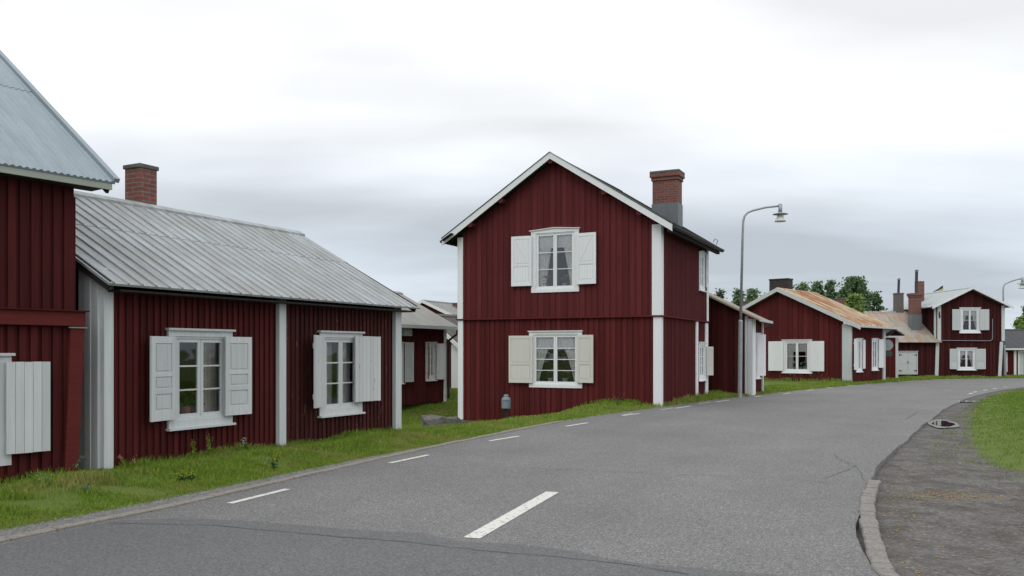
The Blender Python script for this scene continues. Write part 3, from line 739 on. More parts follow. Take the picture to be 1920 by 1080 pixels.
def gz(x0,z0,xr,zr,x1,z1,off=0):
    return lambda s: (z0+(s-x0)*(zr-z0)/(xr-x0) if s<xr else zr+(s-xr)*(z1-zr)/(x1-xr))-off

# ===== barn at the left edge =====
h=House('barn','tall red barn with blue-grey corrugated metal roof, cut off by the left edge',(-8.15,6.13),(.58,.814),0.02,5.0,4.4,cat='barn')
s1=h.at('F',18)[0]; zt=h.z('F',10,662); zb=h.z('F',10,872)
op=[(s1-1.0,s1-.1,zb+.1,zt-.1)]
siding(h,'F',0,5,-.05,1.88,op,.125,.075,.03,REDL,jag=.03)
siding(h,'F',0,5,2.02,3.53,(),.125,.085,.024,REDO,y=-.02)
siding(h,'R',0,4.4,-.05,gz(0,3.4,3.6,5.9,4.4,5.4),(),.15,.095,.03,REDO,brk=(3.6,))
board(h,'F','storey_beam',0,5.10,1.865,2.035,REDTRIM,-.10,.0)
m=h.mb('F'); m.box(0,5.13,-.135,0,2.037,2.052); h.part(m,'drip_board',REDO)
m=h.mb('F'); m.hexa([(4.86,-.07,-.05),(5.02,-.07,-.05),(5.02,.06,-.05),(4.86,.06,-.05)],[(4.93,-.09,1.862),(5.10,-.09,1.862),(5.10,.06,1.862),(4.93,.06,1.862)]); h.part(m,'corner_post',REDTRIM,bevel=.006)
m=h.mb('F'); m.box(4.90,5.12,-.11,-.09,1.84,1.855); h.part(m,'post_cap',GREYW)
ro=gable_roof(h,'x',-.3,5.36,-.3,3.6,4.9,3.61,6.37,corr(.076,.010),ROOF1,ze1=5.3,lap=.52,name='roof')
m=h.mb('F'); m.hexa([(-.3,-.28,3.515),(5.33,-.28,3.515),(5.33,-.255,3.515),(-.3,-.255,3.515)],[(-.3,-.28,3.597),(5.33,-.28,3.597),(5.33,-.255,3.61),(-.3,-.255,3.61)]); h.part(m,'fascia',FASCIA,ro)
rake(h,'F',0,0,0,0,0,0,0,WHITE) if False else None
m=h.mb('F')
for a,b in (((5.37,-.31,3.63),(5.37,3.6,6.40)),): m.beam(a,b,.07,.055)
h.part(m,'roof_edge_flashing',ROOF1,ro)
m=h.mb('F'); m.beam((5.33,-.2,3.54),(5.33,3.6,6.24),.035,.13); h.part(m,'bargeboard',DARKW,ro)
m=h.mb('F'); m.box(-.2,5.25,-.25,0.05,3.52,3.535); h.part(m,'soffit',DARKW,ro)
window(h,'F',s1-1.15,s1,zb,zt,3,2,cw=.12,mat=WHITEG,cur='side',shR=dict(s=s1-.075,z0=h.z('F',50,847),z1=h.z('F',50,678),px=93,ang=5,st='planks',mat=WHITEG,off=.07),sill=False)

# ===== long low cottage =====
h=House('cottage','long low red cottage with pale ribbed roof and peeling shutters beside the barn',(-5.0,10.69),(.466,.885),0.03,6.0,4.2)
A=lambda px:h.at('F',px)[0]; Zf=lambda px,py:h.z('F',px,py)
w1=(A(312),A(432),Zf(372,809-7),Zf(372,616.5)); w2=(A(596),A(676),Zf(637,776),Zf(637,621))
w1=(w1[0],w1[1],w1[2]+.03,w1[3])
mid=(A(515),A(528))
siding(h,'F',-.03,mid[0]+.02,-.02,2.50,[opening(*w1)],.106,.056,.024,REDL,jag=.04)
siding(h,'F',mid[1]-.02,5.9,-.08,2.50,[opening(*w2)],.108,.056,.024,REDW,jag=.05)
zg=gz(-.35,2.385,2.61,3.98,5.0,2.8,.06)
siding(h,'R',0,4.2,.0,zg,(),.135,.075,.024,REDO,brk=(2.61,)); siding(h,'L',.0,3.58,.0,lambda s:zg(4.2-s),(),.135,.075,.024,REDO,brk=(1.59,))
# boxed corner: front board, plank face on the gable side
m=h.mb('F'); m.box(-.17,-.035,-.065,.05,-.04,2.47); h.part(m,'corner_box',WHITEG,bevel=.005)
m=h.mb('L')
for k in range(3): a=4.2-.02-.36+k*.125; m.box(a,a+.122,-.205-.014*(k%2),-.02,-.02,2.6)
h.part(m,'white_cladding',WHITEG,bevel=.004)
m=h.mb('F'); m.box(mid[0],mid[1],-.10,.03,.0,2.47); h.part(m,'pilaster',WHITEG,bevel=.005)
m=h.mb('F'); m.box(A(734),A(745),-.10,.05,.02,2.47); h.part(m,'corner_box',WHITEG,bevel=.005)
ro=gable_roof(h,'x',-.32,6.32,-.36,2.60,4.55,2.385,3.98,ribs(.205,.020,.020),ROOF2,ze1=2.93,lap=.58)
m=h.mb('F'); m.box(-.12,6.25,-.30,.02,2.30,2.325); h.part(m,'soffit',DARKW,ro)
m=h.mb('F'); m.beam((-.27,-.3,2.36),(-.27,2.6,3.90),.03,.13); h.part(m,'bargeboard',DARKW,ro); m=h.mb('F'); m.beam((6.27,-.3,2.36),(6.27,2.6,3.90),.03,.13); h.part(m,'bargeboard',DARKW,ro)
chimney(h,2.70,2.85,3.4,4.69,.34,.38,corbel=False,capmat=STONE)
wa=window(h,'F',*w1,rows=3,cw=.12,cur='side',mat=WHITEG,
  shL=dict(s=A(319),z0=Zf(305,787),z1=Zf(305,631),px=281,ang=10,st='panel3',mat=WHITEG),
  shR=dict(s=A(414),z0=Zf(445,776.5),z1=Zf(445,632),px=470,ang=4,st='panel3',mat=WHITEG),
  pots=[(.12,'red',1.25,'red geranium low in the left pane of the window nearest the barn'),(.36,'red',1.2,'second red geranium by the left pane of the window nearest the barn'),(.60,'red',1.15,'red geranium behind the right pane of the window nearest the barn')],plabel='x')
window(h,'F',*w2,rows=3,cw=.12,cur='sidelace',mat=WHITEP,
  shL=dict(s=A(598),z0=Zf(598,762),z1=Zf(598,629),px=588,ang=22,st='planks',mat=WHITEP,label='peeling plank shutter half open'),
  shR=dict(s=A(658),z0=Zf(688,751),z1=Zf(688,631),px=712,ang=8,st='planks',mat=WHITEP,label='peeling plank shutter'))

# ===== two storey main house =====
h=House('two_storey_house','two-storey red wooden house with white corners and brick chimney beside the bend',(-1.65,26.83),(.9,-.436),-.60,6.49,5.5)
A=lambda px:h.at('F',px)[0]; Zf=lambda px,py:h.z('F',px,py); B=lambda px:h.at('R',px)[0]; Zr=lambda px,py:h.z('R',px,py)
lo=(A(993),A(1092),Zf(1043,727),Zf(1043,620)); up=(A(998),A(1087),Zf(1043,548),Zf(1043,428))
ZB=2.56; ze=5.02; zpk=7.30; sl_=(zpk-ze)/(3.245+.36)
zg=gz(-.36,ze,3.245,zpk,6.85,ze,.07)
lor=(B(1308.5),B(1320.5),Zr(1314,713),Zr(1314,641)); upr=(B(1307),B(1318),Zr(1312,545),Zr(1312,471))
siding(h,'F',.1,6.4,-.62,ZB+.0,[opening(*lo)],.17,.115,.020,RED,jag=.02)
siding(h,'FU',.1,6.4,ZB+.004,zg,[opening(*up)],.19,.13,.018,REDU,brk=(3.245,))
siding(h,'R',.1,5.4,-.1,ZB+.0,[opening(*lor)],.105,.06,.022,RED)
siding(h,'RU',.1,5.4,ZB+.004,lambda s:ze+.36*sl_-.08,[opening(*upr)],.105,.06,.022,REDU)
siding(h,'L',.1,5.4,-.6,lambda s:ze+.36*sl_-.08,(),.2,.12,.02,REDO)
m=h.mb('F')
m.box(0-.08,6.49+.10,-.10,.0,ZB-.025,ZB+.012); h.part(m,'storey_ledge',REDTRIM)
m=h.mb('R'); m.box(-.0,5.6,-.10,-.0,ZB-.025,ZB+.012); h.part(m,'storey_ledge',REDTRIM)
for (wl,a,b,z0,z1,y) in (('F',6.28,6.52,-.1,ZB-.03,-.055),('F',6.25,6.52,ZB+.013,5.13,-.085),('F',-.03,.15,-.58,ZB-.03,-.055),('F',-.03,.16,ZB+.013,5.12,-.085),
                         ('R',-.02,.12,-.1,ZB-.03,-.03),('R',-.02,.12,ZB+.013,5.1,-.05),('R',B(1302.5),B(1306),-.1,ZB-.04,-.06),('R',5.2,5.55,-.1,ZB-.05,-.06),('R',5.3,5.53,ZB+.013,5.1,-.08)):
    board(h,wl,'corner_board',a,b,z0,z1,WHITE,y,.02)
ro=gable_roof(h,'y',-.33,5.9,-.36,3.245,6.85,ze+.06,zpk+.06,corr(.25,.030),ROOFM,lap=0,th=.10)
rake(h,'F',-.42,6.91,3.245,ze+.04,zpk+.115,ze+.04,-.37,WHITE,.19,.035,ro)
m=h.mb('F'); m.beam((-.45,-.36,ze+.07),(3.245,-.36,zpk+.125),.07,.012,(0,0,1)); m.beam((3.245,-.36,zpk+.125),(6.94,-.36,ze+.07),.07,.012); h.part(m,'roof_edge_flashing',ZINC,ro)
m=h.mb('F')
for sx_ in (.55,1.6,3.245,4.9,5.95): m.lathe([(.0,0)],(0,0,0),3) if False else m.tube([(sx_,-.33,zg(sx_)-.06),(sx_,.1,zg(sx_)-.06)],.085,10); h.part(m,'purlin',REDU,ro); m=h.mb('F')

m=h.mb('F'); m.beam((-.36,-.30,ze-.02),(0,-.30,ze+.19),.5,.012,(0,0,1)); h.part(m,'soffit',DARKW,ro)
m=h.mb('F'); m.box(6.76,6.86,-.33,5.9,ze-.15,ze+.06); h.part(m,'eave_board',DARKW,ro)
for nm,xx in (('gutter',-.43),('gutter',6.93)):
    m=h.mb('F'); vs=[];fs=[]; r_=.085
    for j,yy in enumerate((-.36,5.95)):
        for i in range(9): a=math.pi*i/8; vs.append((xx+r_*math.cos(a),yy,ze-.0-r_*math.sin(a)))
    for i in range(8): fs.append((i,i+1,i+10,i+9))
    fs.append(tuple(range(9))); m.add(vs,fs); h.part(m,nm,BLACK,ro)
m=h.mb('F'); m.tube([(6.9,5.2,ze+.1),(6.95,5.2,ze+.24),(6.85,5.2,ze+.3),(6.8,5.2,ze+.2)],.012,5); h.part(m,'roof_hook',BLACK,ro)
chimney(h,5.71,3.45,5.5,7.32,.82,.55,corbel=True,flash=6.27,capmat=CONC)
window(h,'F',*lo,rows=4,cw=.14,cur='tied',sashw=.055,
  shL=dict(s=A(1001),z0=Zf(980,717.5),z1=Zf(980,629.5),w=A(1001)-A(957.5),ang=3,st='panel2',mat=CREAM,label='cream panelled shutter, wider than its partner'),
  shR=dict(s=A(1084),z0=Zf(1100,717.5),z1=Zf(1100,628),w=A(1115)-A(1084),ang=3,st='panel2',mat=CREAM,label='narrow cream panelled shutter'),
  pots=[(.33,'pink',1.3,'pink geranium in the left half of the big house lower window'),(.68,'pink',1.3,'pink geranium in the right half of the big house lower window')],sill=False)
window(h,'FU',*up,rows=3,cw=.14,cur='wide',head='ped',sashw=.055,
  shL=dict(s=A(1000),z0=Zf(981,537),z1=Zf(981,444),w=A(1000)-A(963),ang=3,st='diag',mat=WHITE),
  shR=dict(s=A(1084),z0=Zf(1103,533),z1=Zf(1103,437.5),w=A(1121)-A(1084),ang=3,st='diag',mat=WHITE),
  pots=[(.22,'red',1.3,'red geranium in a pale pot in the big house gable window, leftmost'),(.70,'pink',1.2,'pink geranium in the middle right of the gable window upstairs'),(.88,'red',1.2,'red geranium at the right end of the gable window upstairs')],sill=False)
window(h,'R',*lor,rows=3,cw=.12,cur='full',shR=dict(s=lor[1]-.02,z0=Zr(1328,703),z1=Zr(1328,650),px=1336.5,ang=30,st='panel2',mat=CREAM))
window(h,'RU',*upr,rows=3,cw=.12,cur='full',head='ped',shR=dict(s=upr[1]-.02,z0=Zr(1322,540),z1=Zr(1322,477),px=1327,ang=20,st='diag',mat=WHITE),shL=None)

# ===== cottage with beige roof =====
h=House('cottage','dark red cottage with beige sheet roof behind the street lamp',(8.44-4.54,30+2.1),(.908,-.42),.05,5.0,2.2)
A=lambda px:h.at('F',px)[0]; B=lambda px:h.at('R',px)[0]; Zr=lambda px,py:h.z('R',px,py)
ze=2.64; zpk=4.02; zg=gz(-.27,ze,2.5,zpk,5.27,ze,-.02)
siding(h,'F',0,A(1398),.0,zg,(),.2,.14,.02,REDO,brk=(2.5,))
m=h.mb('F'); m.box(A(1397),A(1403)-.005,-.05,.05,.0,2.80); m.box(A(1403),5.02,-.07,.05,.0,2.70); h.part(m,'white_cladding',WHITEG,bevel=.004)
m=h.mb('R'); m.box(0.052,.50,-.05,.05,.0,2.70); h.part(m,'white_cladding',WHITE,bevel=.004)
wn=(.62,1.55,Zr(1425,708),Zr(1425,625))
siding(h,'R',.5,2.1,.0,2.7,[opening(*wn)],.11,.065,.02,RED)
board(h,'R','corner_board',2.0,2.24,0,2.70,WHITEG,-.07,.02)
ro=gable_roof(h,'y',-.22,2.45,-.27,2.5,5.27,ze+.05,zpk+.05,ribs(.3,.03,.015),ROOF6,lap=0,th=.05)
rake(h,'F',-.30,5.30,2.5,ze+.04,zpk+.05,ze+.04,-.25,ROOF6,.06,.03,ro,name='roof_edge')
m=h.mb('R'); m.beam((-.22,-.33,ze-.0),(2.45,-.33,ze-.0),.10,.09); h.part(m,'gutter',WHITEG,ro)
m=h.mb('R'); m.tube([(2.45,-.33,ze-.02),(2.45,-.30,ze-.12),(2.35,-.1,ze-.25)],.04,8); h.part(m,'downpipe',BLACK,ro)
window(h,'R',*wn,rows=3,cur='full',shL=None,shR=dict(s=1.45,z0=wn[2]+.12,z1=wn[3]-.06,px=1434.5,ang=35,st='panel2',mat=WHITE))
shutter(h,'R',None,.68,wn[2]+.1,wn[3]-.06,.30,-1,112,'panel2',WHITE)

# ===== cottage with rusty orange roof =====
h=House('cottage','red cottage with rust-streaked orange roof and black chimney, white shutters open',(10.84,45.83),(.755,-.656),.05,7.36,4.5)
A=lambda px:h.at('F',px)[0]; Zf=lambda px,py:h.z('F',px,py); B=lambda px:h.at('R',px)[0]; Zr=lambda px,py:h.z('R',px,py)
ze=2.72; zpk=4.66; zg=gz(-.4,ze,3.68,zpk,7.76,ze,.08)
wn=(A(1467),A(1523),Zf(1495,699),Zf(1495,636.5))
siding(h,'F',0,A(1580.5),.0,zg,[opening(*wn)],.26,.20,.018,RED,brk=(3.68,))
m=h.mb('F'); m.box(A(1579.5),A(1588.5)-.005,-.05,.05,.0,2.86); m.box(A(1588.5),A(1598),-.09,.05,.0,2.82); h.part(m,'white_cladding',WHITEG,bevel=.005)
ra=(B(1604),B(1615.5),Zr(1610,697),Zr(1610,634)); rb=(B(1633.5),B(1645),Zr(1640,694),Zr(1640,634))
siding(h,'R',.02,4.4,.0,2.86,[opening(*ra),opening(*rb)],.11,.065,.022,RED)
board(h,'R','corner_board',4.2,4.53,0,2.80,WHITEG,-.08,.02)
ro=gable_roof(h,'y',-.3,4.85,-.4,3.68,7.76,ze+.08,zpk+.08,ribs(.52,.035,.06),ROOF7,lap=0,th=.05)
rake(h,'F',-.45,7.81,3.68,ze+.06,zpk+.12,ze+.06,-.34,WHITEG,.20,.035,ro)
m=h.mb('R'); m.beam((-.3,-.45,ze+.02),(4.85,-.45,ze+.02),.10,.09); h.part(m,'gutter',WHITEG,ro)
m=h.mb('R'); m.tube([(4.8,-.42,ze-.03),(4.82,-.38,ze-.15),(4.6,-.12,ze-.38)],.04,8); h.part(m,'downpipe',BLACK,ro)
chimney(h,3.10,1.5,4.0,5.36,1.02,.62,mat=BRICKD,corbel=False,capmat=BLACK)
window(h,'F',*wn,rows=2,cw=.16,cur='half',sashw=.06,shL=dict(s=A(1470),z0=Zf(1455,695),z1=Zf(1455,640),w=A(1470)-A(1442.5),ang=2,st='plain'),
  shR=dict(s=A(1520),z0=Zf(1533,696),z1=Zf(1533,639.5),w=A(1547)-A(1520),ang=2,st='plain'),
  pots=[(.30,'white',1.5,'white flowering pot plant, left one in the orange-roofed cottage window'),(.62,'white',1.3,'white flowering pot plant, middle one in the orange-roofed cottage window'),(.82,'white',1.7,'white flowering pot plant, right one in the orange-roofed cottage window')])
window(h,'R',*ra,rows=3,cw=.14,cur='full',shL=dict(s=ra[0]+.05,z0=ra[2]+.12,z1=ra[3]-.05,px=1598.5,ang=12,st='plain'),shR=dict(s=ra[1]-.05,z0=ra[2]+.15,z1=ra[3]-.08,px=1622,ang=22,st='plain'))
window(h,'R',*rb,rows=3,cw=.14,cur='full',shL=None,shR=dict(s=rb[1]-.05,z0=rb[2]+.12,z1=rb[3]-.05,px=1656,ang=12,st='plain'))

# ===== small shed in the gap =====
h=House('shed','narrow red shed with small dark roof between the orange-roofed cottage and the hatch',(20.25,46.2),(1,0),.0,.62,2.2,cat='shed',group=None)
siding(h,'F',0,.62,0,2.45,(),.15,.1,.02,RED); siding(h,'R',0,2.2,0,2.4,(),.2,.14,.02,REDO); siding(h,'L',0,2.2,0,2.4,(),.2,.14,.02,REDO)
board(h,'F','corner_board',.50,.64,0,2.38,WHITEG,-.04,.02)
ro=gable_roof(h,'y',-.25,2.3,-.28,.31,.9,2.42,2.80,corr(.2,.01),ROOFG,lap=0,th=.05)
m=h.mb('F'); m.box(-.28,.90,-.27,-.24,2.29,2.38); h.part(m,'fascia',WHITEG,ro)

# ===== low building with closed hatch =====
h=House('outbuilding','low red outbuilding with patchy rusted roof and closed white hatch',(22.05,50.0),(1,0),.0,2.84,6.2,cat='outbuilding')
A=lambda px:h.at('F',px)[0]; Zf=lambda px,py:h.z('F',px,py)
hx0,hx1,hz0,hz1=A(1683),A(1720),Zf(1700,702),Zf(1700,659)
siding(h,'F',0,2.80,-.02,2.06,[(hx0+.02,hx1-.02,hz0+.02,hz1-.02)],.16,.11,.018,REDD)
siding(h,'L',0,6.2,-.02,gz(-.3,2.08,3.1,3.9,6.5,2.08,.05),(),.3,.2,.02,REDO,brk=(3.1,))
ro=gable_roof(h,'x',-.18,3.0,-.32,3.1,6.5,2.08,3.98,ribs(.56,.03,.025),ROOF9,lap=.5)
m=h.mb('F'); fw=.07
m.box(hx0,hx0+fw,-.06,.03,hz0,hz1); m.box(hx1-fw,hx1,-.06,.03,hz0,hz1); m.box(hx0+fw,hx1-fw,-.058,.03,hz0,hz0+fw); m.box(hx0+fw,hx1-fw,-.058,.03,hz1-fw,hz1); m.box(hx0-.03,hx1+.03,-.10,.03,hz1,hz1+.03)
hf=h.part(m,'hatch',WHITEG)
for k in range(2):
    a=hx0+fw+k*(hx1-hx0-2*fw)/2; b=a+(hx1-hx0-2*fw)/2-.006; m=h.mb('F'); m.box(a+.004,b,-.05,.0,hz0+fw+.006,hz1-fw-.006); zc=(hz0+hz1)/2; m.box(a+.004,b,-.062,-.05,zc-.012,zc+.006)
    h.part(m,'hatch_door',WHITEP,hf)
m=h.mb('F')
for xx,sg in ((hx0+.06,1),(hx1-.06,-1)):
    for zz_ in (hz0+.22,hz1-.20): m.box(xx,xx+sg*.17,-.072,-.062,zz_-.018,zz_+.018); m.box(xx,xx+sg*.03,-.07,-.058,zz_-.06,zz_+.06)
m.box((hx0+hx1)/2-.02,(hx0+hx1)/2+.02,-.08,-.05,zc-.02,zc+.10); h.part(m,'hatch_hinge',BLACK,hf)
chimney(h,(1684.5-960)/F*53.2-22.05,3.2,3.7,5.18,.46,.46,mat=BRICKG,cap='slab',capmat=BRICKG,pipe=(.075,6.0,.0))
chimney(h,(1716-960)/F*51.2-22.05,1.25,2.6,5.03,.56,.5,mat=BRICK,corbel=True,cap=None,flash=3.75,pipe=(.085,6.35,.08))

# ===== far two-storey house =====
h=House('two_storey_house','far two-storey dark red house with pale green roof at the end of the bend',(24.9,50.0),(1,0),.0,3.86,6.0)
A=lambda px:h.at('F',px)[0]; Zf=lambda px,py:h.z('F',px,py)
ZB=Zf(1820,640); ze=Zf(1895,577); zpk=Zf(1822,541); ov=.40; zg=gz(-ov,ze,1.93,zpk,3.86+ov,ze,.09)
lo=(A(1793.5),A(1830),Zf(1811,693.5),Zf(1811,652)); up=(A(1798),A(1837),Zf(1817,624),Zf(1817,576.5))
siding(h,'F',.05,3.80,-.02,ZB+.015,[opening(*lo)],.19,.14,.016,REDD)
siding(h,'FU',.05,3.92,ZB+.004,zg,[opening(*up)],.19,.14,.016,REDD,brk=(1.93,))
siding(h,'L',0,5.95,0,ze+.25,(),.25,.2,.02,REDD); siding(h,'R',0,5.95,0,ze+.25,(),.25,.2,.02,REDD)
board(h,'F','corner_board',-.14,.06,0,ZB-.02,WHITEG,-.05,.03,lean=.06); board(h,'F','corner_board',.02,.20,ZB+.02,ze+.12,WHITEG,-.09,.03)
board(h,'F','corner_board',3.55,3.74,0,ZB-.02,WHITEG,-.05,.03,lean=.12); board(h,'F','corner_board',3.74,3.93,ZB+.02,ze+.12,WHITEG,-.09,.03)
board(h,'L','corner_board',5.75,5.95,ZB-.6,ze+.15,WHITEG,-.06,.03)
m=h.mb('F'); m.tube([(.1,-.12,ZB+.05),(3.05,-.12,ZB+.03),(3.18,-.12,ZB+.12),(3.19,-.12,ZB+1.3)],.018,6); h.part(m,'cable',GALV)
m=h.mb('F'); m.box(.07,.13,-.12,-.09,ZB+1.35,ZB+1.75); m.beam((.04,-.12,ZB+1.6),(.16,-.12,ZB+1.45),.03,.03); h.part(m,'iron_anchor',BLACK)
ro=gable_roof(h,'y',-.35,6.3,-ov,1.93,3.86+ov,ze+.06,zpk+.06,ribs(.6,.03,.02),ROOF10,lap=0,th=.06)
rake(h,'F',-ov-.04,3.86+ov+.04,1.93,ze+.05,zpk+.09,ze+.05,-.38,WHITE,.14,.03,ro)
chimney(h,.55,3.3,ze+.2,Zf(1725,528)*1.0+.28,.38,.5,mat=BRICK,cap=None)
window(h,'FU',*up,rows=2,cw=.13,cur='tied',sashw=.05,shL=dict(s=A(1799),z0=Zf(1790,619),z1=Zf(1790,580),w=A(1799)-A(1783),ang=3,st='plain',mat=WHITEG),shR=dict(s=A(1835),z0=Zf(1843,619),z1=Zf(1843,580),w=A(1852)-A(1835),ang=3,st='plain',mat=WHITEG))
window(h,'F',*lo,rows=2,cw=.12,cur='tied',sashw=.05,shL=dict(s=A(1795),z0=Zf(1787,692),z1=Zf(1787,654),w=A(1795)-A(1779),ang=3,st='panel2',mat=WHITEG),shR=dict(s=A(1828),z0=Zf(1837,692),z1=Zf(1837,654),w=A(1846)-A(1828),ang=3,st='panel2',mat=WHITEG))

# ===== garage at the right edge =====
h=House('garage','low red garage with dark grey roof and white door at the right edge',(30.8,54.0),(1,0),.0,7.5,5.5,cat='garage',group=None)
A=lambda px:h.at('F',px)[0]; Zf=lambda px,py:h.z('F',px,py)
siding(h,'F',0,7.5,-.02,1.75,[(A(1911),A(1911)+2.4,-.05,1.5)],.16,.11,.018,RED); siding(h,'L',0,5.5,-.02,gz(-.3,1.72,2.75,3.1,5.8,1.72,.05),(),.3,.2,.02,REDO,brk=(2.75,))
ro=gable_roof(h,'x',-.3,7.8,-.3,2.75,5.8,1.76,2.98,corr(.5,.004),ROOFG,lap=0)
m=h.mb('F'); m.box(-.3,7.8,-.33,-.30,1.63,1.74); h.part(m,'fascia',WHITE,ro)
board(h,'F','corner_board',A(1900.5),A(1905),0,1.62,WHITE,-.05,.02)
board(h,'F','white_panel',A(1876),A(1888),.25,1.5,WHITEG,-.08,-.05)
dx=A(1911); m=h.mb('F'); m.box(dx-.1,dx,-.05,.02,-.02,1.6); m.box(dx,dx+2.4,-.05,.02,1.5,1.6); m.box(dx+2.4,dx+2.5,-.05,.02,-.02,1.6); g=h.part(m,'garage_door',WHITE)
m=h.mb('F')
for k in range(9): m.box(dx+.01+k*.265,dx+.265+k*.265,-.01-.008*(k%2),.03,0,1.49)
h.part(m,'door_leaf',WHITEG,g)

# ===== cottages behind, in the gap between the long cottage and the big house =====
h=House('cottage','red cottage with beige corrugated roof set back on the lawn between the two near houses',(-5.3,26.7),(.466,.885),-.38,6.0,4.6)
A=lambda px:h.at('F',px)[0]; Zf=lambda px,py:h.z('F',px,py)
wb=(A(797.5),A(816),Zf(806,713),Zf(806,641)); wa_=(A(736),A(755),Zf(746,719),Zf(746,641))
siding(h,'F',.05,5.9,-.30,2.52,[opening(*wa_),opening(*wb)],.14,.085,.022,RED)
siding(h,'R',0,4.6,-.36,gz(-.35,2.46,2.3,3.8,4.95,2.46,.05),(),.2,.14,.02,REDO,brk=(2.3,)); siding(h,'L',0,4.6,-.36,gz(-.35,2.46,2.3,3.8,4.95,2.46,.05),(),.2,.14,.02,REDO,brk=(2.3,))
board(h,'F','corner_board',5.84,6.03,-.34,2.48,WHITE,-.05,.03)
board(h,'F','wall_box',A(751),A(764),Zf(757,630),Zf(757,611),WHITEG,-.2,.0)
ro=gable_roof(h,'x',-.3,6.35,-.38,2.3,4.98,2.47,3.84,corr(.15,.014),ROOF3,lap=0)
m=h.mb('F'); m.box(-.3,6.35,-.42,-.33,2.36,2.45); h.part(m,'gutter',WHITEG,ro)
m=h.mb('F'); m.tube([(6.25,-.38,2.38),(6.25,-.36,2.2),(6.1,-.12,1.98),(6.08,-.09,1.6),(6.08,-.09,-.2)],.045,8); h.part(m,'downpipe',BLACK,ro)
window(h,'F',*wb,rows=3,cur='full',shL=dict(s=wb[0]+.05,z0=wb[2]+.05,z1=wb[3]-.03,px=795.5,ang=40,st='planks',mat=GREYW,label='dark weathered shutter seen edge-on'),shR=dict(s=wb[1]-.03,z0=Zf(824,711),z1=Zf(824,644),px=833.5,ang=10,st='planks',mat=WHITE))
window(h,'F',*wa_,rows=3,cur='full',shR=dict(s=wa_[1]+.02,z0=Zf(766,716),z1=Zf(766,642),px=775,ang=6,st='panel2',mat=WHITEG))
h=House('cottage','brown-roofed red cottage with white bargeboard half hidden behind the big house',(-4.94,38.87),(.75,-.66),-.4,3.6,5.0)
zg=gz(-.3,1.66,1.8,3.1,3.9,1.66,.05)
siding(h,'F',0,3.15,-.4,zg,(),.16,.11,.02,RED,brk=(1.8,)); siding(h,'R',0,5,-.4,1.85,(),.2,.14,.02,RED)
m=h.mb('F'); m.box(3.14,3.62,-.05,.05,-.4,1.84); h.part(m,'white_cladding',WHITE)
ro=gable_roof(h,'y',-.25,5.3,-.35,1.8,3.95,1.70,3.18,ribs(.4,.03,.02),ROOF4,lap=0)
rake(h,'F',-.38,3.98,1.8,1.72,3.2,1.72,-.29,WHITE,.2,.03,ro)
h=House('cottage','pale grey-roofed cottage with brick chimney farthest back in the gap',(-7.66,48.2),(.9,-.436),-.4,6.4,3.5)
zg=gz(-.3,2.75,3.2,4.3,6.7,2.75,.05)
siding(h,'F',0,6.4,-.4,zg,(),.2,.14,.02,RED,brk=(3.2,)); siding(h,'R',0,3.5,-.4,2.9,(),.2,.14,.02,RED)
ro=gable_roof(h,'y',-.25,4.6,-.35,3.2,6.75,2.77,4.33,ribs(.5,.03,.02),ROOF5,lap=0)
rake(h,'F',-.38,6.78,3.2,2.78,4.36,2.78,-.29,WHITE,.16,.03,ro)
chimney(h,3.9,2.6,3.8,4.32,.62,.5,mat=BRICK,corbel=False)
# hidden-behind cottages whose chimneys and roofs show
h=House('cottage','cottage whose wide red brick chimney shows above the beige-roofed cottage',(10.5,52.5),(1,0),0,6.0,5.0)
siding(h,'F',0,6.0,0,2.4,(),.2,.14,.02,RED); gable_roof(h,'x',-.3,6.3,-.3,2.5,5.3,2.35,3.8,ribs(.5,.03,.02),ROOF4,lap=0); siding(h,'R',0,5,0,gz(-.3,2.35,2.5,3.8,5.3,2.35,.05),(),.3,.2,.02,RED,brk=(2.5,))
chimney(h,G(1401.5,700)[0]*0+ (1401.5-960)/F*55-10.5,2.5,3.4,1.57+92.5*55/F,.64,.5,mat=BRICK,cap='slab')
h=House('cottage','cottage whose capped brick chimney peeps over the rusty orange roof',(18.5,58.5),(1,0),0,6.0,5.0)
siding(h,'F',0,6.0,0,2.6,(),.2,.14,.02,RED); gable_roof(h,'x',-.3,6.3,-.3,2.5,5.3,2.5,3.95,ribs(.5,.03,.02),ROOF9,lap=0); siding(h,'R',0,5,0,gz(-.3,2.5,2.5,3.9,5.3,2.5,.05),(),.3,.2,.02,RED,brk=(2.5,))
chimney(h,(1573-960)/F*61-18.5,2.5,3.4,1.57+98*61/F,.66,.5,mat=BRICK,cap='slab')
h=House('house','house with pale green roof half hidden behind the tall flue pipes',(29.7,62.5),(1,0),0,5.4,6.0)
zg=gz(-.4,4.3,2.7,5.75,5.8,4.3,.06)
siding(h,'F',0,5.4,0,zg,(),.2,.14,.02,REDD,brk=(2.7,)); siding(h,'L',0,6,0,4.4,(),.3,.2,.02,REDD)
ro=gable_roof(h,'y',-.3,6.3,-.4,2.7,5.8,4.36,5.8,ribs(.6,.03,.02),ROOF10,lap=0); rake(h,'F',-.44,5.84,2.7,4.36,5.85,4.36,-.34,WHITE,.16,.03,ro)

